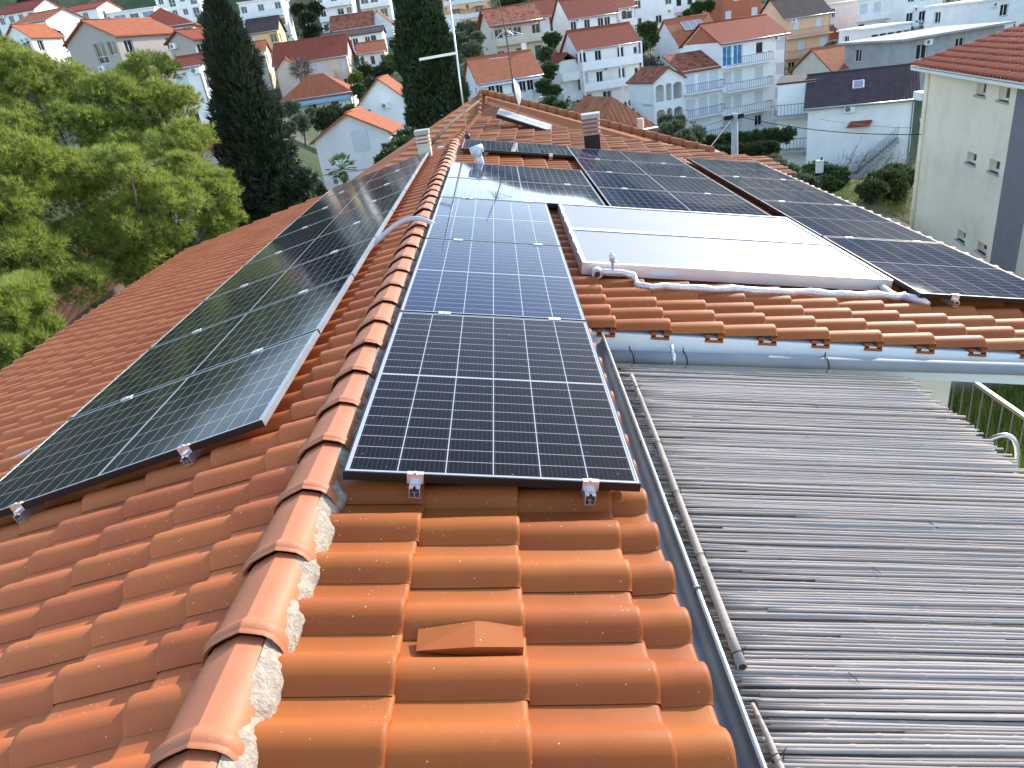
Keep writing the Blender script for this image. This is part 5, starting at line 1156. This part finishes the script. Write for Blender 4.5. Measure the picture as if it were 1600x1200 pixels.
# palm
pbase = at(549, 330, 46); pc = at(549, 258, 46); pal = empty('palm_tree', (pbase[0], pbase[1], -8.6)); tag(pal, 'small fan palm in front of the white gable wall', 'palm')
hz = pc[2]+8.6; MB().tube([(0, 0, 0), (.05, 0, hz*.5), (0, 0, hz)], [.16, .14, .17], 10).build('trunk', M['bark'], pal)
mb = MB()
for i in range(26):
    a = i*2.4; e = R(random.uniform(-25, 70)); d = np.array([math.cos(a)*math.cos(e), math.sin(a)*math.cos(e), math.sin(e)]); Ln = random.uniform(.55, .75); s0 = np.array([0, 0, hz]); c1 = s0+d*Ln
    mb.tube([s0, c1], [.02, .012], 4)
    sd = np.cross(d, [0, 0, 1]); sd /= np.linalg.norm(sd); nn = np.cross(sd, d)
    for k in range(-6, 7):
        f = k/6*1.25; dd = d*math.cos(f)+sd*math.sin(f)+np.array([0, 0, -.18*abs(k)/6]); q = c1+dd*random.uniform(.38, .52)
        wv = np.cross(dd, nn)*.032; mb.face([c1-wv*.4, c1+wv*.4, (c1+q)/2+wv, q-np.array([0, 0, .05]), (c1+q)/2-wv])
mb.build('crown', M['palm'], pal)
mb = MB()
for i in range(22):
    a = i*2.4; mb.tube([(0, 0, hz-.05), (math.cos(a)*.25, math.sin(a)*.25, hz-.25), (math.cos(a)*.28, math.sin(a)*.28, hz-.75)], [.02, .03, .01], 4)
mb.build('dead_fronds', M['bark'], pal)

# things under the pines by the eave
mb = MB(); F1 = at(105, 505, 13.2); F2 = at(190, 440, 16.5); mb.box((0, -.04, -1.2), (1, .04, 0), lambda p: F1+(F2-F1)*p[0]+np.array([0, p[1], p[2]])); o = mb.build('fence', M['bark'], origin=F1); tag(o, 'old wooden board fence under the pines by the left eave', 'fence')
gc = at(60, 405, 22); root = empty('shed', (gc[0], gc[1]-1, -8.4)); tag(root, 'low outbuilding with orange tiles glimpsed through the pines', 'shed')
mb = MB(); mb.box((-4, -3, 0), (4, 3, gc[2]+8.4-1)); mb.build('wall', M['stone'], root); roof(root, 'gx', 8, 6, gc[2]+8.4-1, 1.2, M['far_or'], .3, x0=-4, y0=-3)
gc = at(335, 200, 46); root = empty('shed', (gc[0]-1, gc[1], -8.6), R(-10)); tag(root, 'low house with plain red roof glimpsed beside the dark conifer', 'shed')
hh = gc[2]+8.6-.8; mb = MB(); mb.box((-4, -3, 0), (3, 3, hh)); mb.build('wall', M['taupe'], root); roof(root, 'gx', 7, 6, hh, 1.0, M['far_red'], .3, x0=-4, y0=-3)
# garden walls in the gap to the right
mb = MB(); g1 = at(1290, 333, 29); g2 = at(1400, 345, 29); mb.box((0, -.15, -3), (1, .15, 0), lambda p: g1+(g2-g1)*p[0]+np.array([0, p[1], p[2]])); o = mb.build('garden_wall', M['concrete'], origin=g1); tag(o, 'low concrete garden wall in front of the lawn', 'wall')
# thatch-like old roof corner right of the old roof
q1, q2, q3, q4 = at(1010, 232, 19), at(1090, 243, 17.5), at(1120, 243, 20), at(1040, 226, 23)
mb = MB(); roof_slab(mb, [q1, q2, q3, q4], .2); o = mb.build('shed_roof', M['stone'], origin=q1); 
sh = empty('shed', (q1[0], q1[1], -8)); tag(sh, 'low shed with stone-slab roof behind the middle panels', 'shed'); o.parent = sh; o.location = tuple(q1-np.array(sh.location)); o.name = 'roof'
mb = MB(); mb.box((.4, .6, 0), (2.2, 2.4, q2[2]+7.6)); mb.build('wall', M['stone'], sh)

# ================================================================ GROUND
GP += [(x, -40, -9) for x in (-60, 0, 60)]+[(-60, 20, -9), (60, 20, -9), (-90, 60, -7), (90, 60, -4)]
for u in range(-500, 2200, 150): GP += [tuple(at(u, -30, 205)), tuple(at(u, -80, 290))]
for a in range(-80, 110, 12):
    for r_, e_ in ((520, 4), (760, 6), (1050, 7), (1500, 6.5)): GP.append((r_*math.sin(R(a)), r_*math.cos(R(a)), 1.3+r_*math.tan(R(e_+(1.5 if a < 24 else .8 if a < 60 else 0)+.8*math.sin(a*.11)))))  # unseen far hills, height varied by bearing to shape what the panels reflect
xs = np.concatenate([np.linspace(-1500, -280, 26), np.linspace(-240, 240, 97), np.linspace(280, 1500, 26)]); ys = np.concatenate([np.linspace(-1500, -80, 6), np.linspace(-40, 330, 75), np.linspace(350, 2200, 40)])
Pn = np.array(GP); X_, Y_ = np.meshgrid(xs, ys); d2 = (X_[..., None]-Pn[:, 0])**2+(Y_[..., None]-Pn[:, 1])**2+3; wt = d2**-1.7; Zg = (wt*Pn[:, 2]).sum(-1)/wt.sum(-1)-.15
Zg = np.where((np.abs(X_) < 5.5) & (Y_ > -5) & (Y_ < 12), np.minimum(Zg, -5), Zg)
mb = MB(); mb.grid([[(X_[j, i], Y_[j, i], Zg[j, i]) for i in range(len(xs))] for j in range(len(ys))]); g = mb.build('ground', M['ground']); tag(g, kind='structure')
def ground_z(x, y):
    d = (x-Pn[:, 0])**2+(y-Pn[:, 1])**2+3; w_ = d**-1.7; return (w_*Pn[:, 2]).sum()/w_.sum()-.15
# lawn patches as grass blades
pts = []
for i in range(26000):
    p = at(random.uniform(1180, 1480), 300, random.uniform(24, 42)); pts.append((p[0], p[1], ground_z(p[0], p[1])))
pts = np.array(pts); n = len(pts); U = unit(rng.normal(size=(n, 3))*.5+[0, 0, 1.])*.14; V = unit(rng.normal(size=(n, 3))*[1, 1, 0]); o = leafmesh('lawn', pts, U, V, .02, M['lawnm'] if 'lawnm' in M else M['lime']); tag(o, kind='stuff')
px = rng.uniform(5.0, 11.5, 60000); py = rng.uniform(2, 8.2, 60000)
pts = np.stack([px, py, np.full(60000, -4.9)], 1); n = 60000; U = unit(rng.normal(size=(n, 3))*.5+[0, 0, 1.])*rng.uniform(.1, .4, (n, 1)); V = unit(rng.normal(size=(n, 3))*[1, 1, 0]); o = leafmesh('tall_grass', pts, U, V, .008, M['lime']); tag(o, kind='stuff')
mb = MB(); mb.box((4.95, -3, -5.1), (14, 8.3, -4.92)); tag(mb.build('grass_ground', M['grass']), kind='structure')

# greenery filling the gaps of the town, too dense to count
FOOT = [(o.location.x, o.location.y) for o in col.objects if o.get('category') in ('house', 'building')]
bl = {'bush': [], 'cyp2': [], 'olive': []}
for i in range(4200):
    u = random.uniform(-60, 1640); D = 88*(340/88)**random.random()
    x, y = at(u, 100, D)[:2]; z = ground_z(x, y); pu, pv, pd = proj((x, y, z))
    if not (-80 < pu < 1650 and -90 < pv < 330): continue
    dd = min((x-a)**2+(y-b)**2 for a, b in FOOT)
    if dd < 16: continue
    r = random.uniform(.7, 2.3)*(1 if D > 70 else .7); bl[random.choice(['bush', 'bush', 'cyp2', 'olive'])].append((x, y, z+r*.6, r, r*random.uniform(.7, 1.3)))
def inside(P):
    ok = np.ones(len(P), bool)
    return ok
for k_, B_l in bl.items():
    P, Nn = blob_points(B_l, 30000, .5); C_, U, V = tufts(P, Nn, 5, .45, .11, .3); o = leafmesh('scrub', C_, U, V, .11, M[k_]); tag(o, 'green scrub and garden bushes between the houses', kind='stuff')
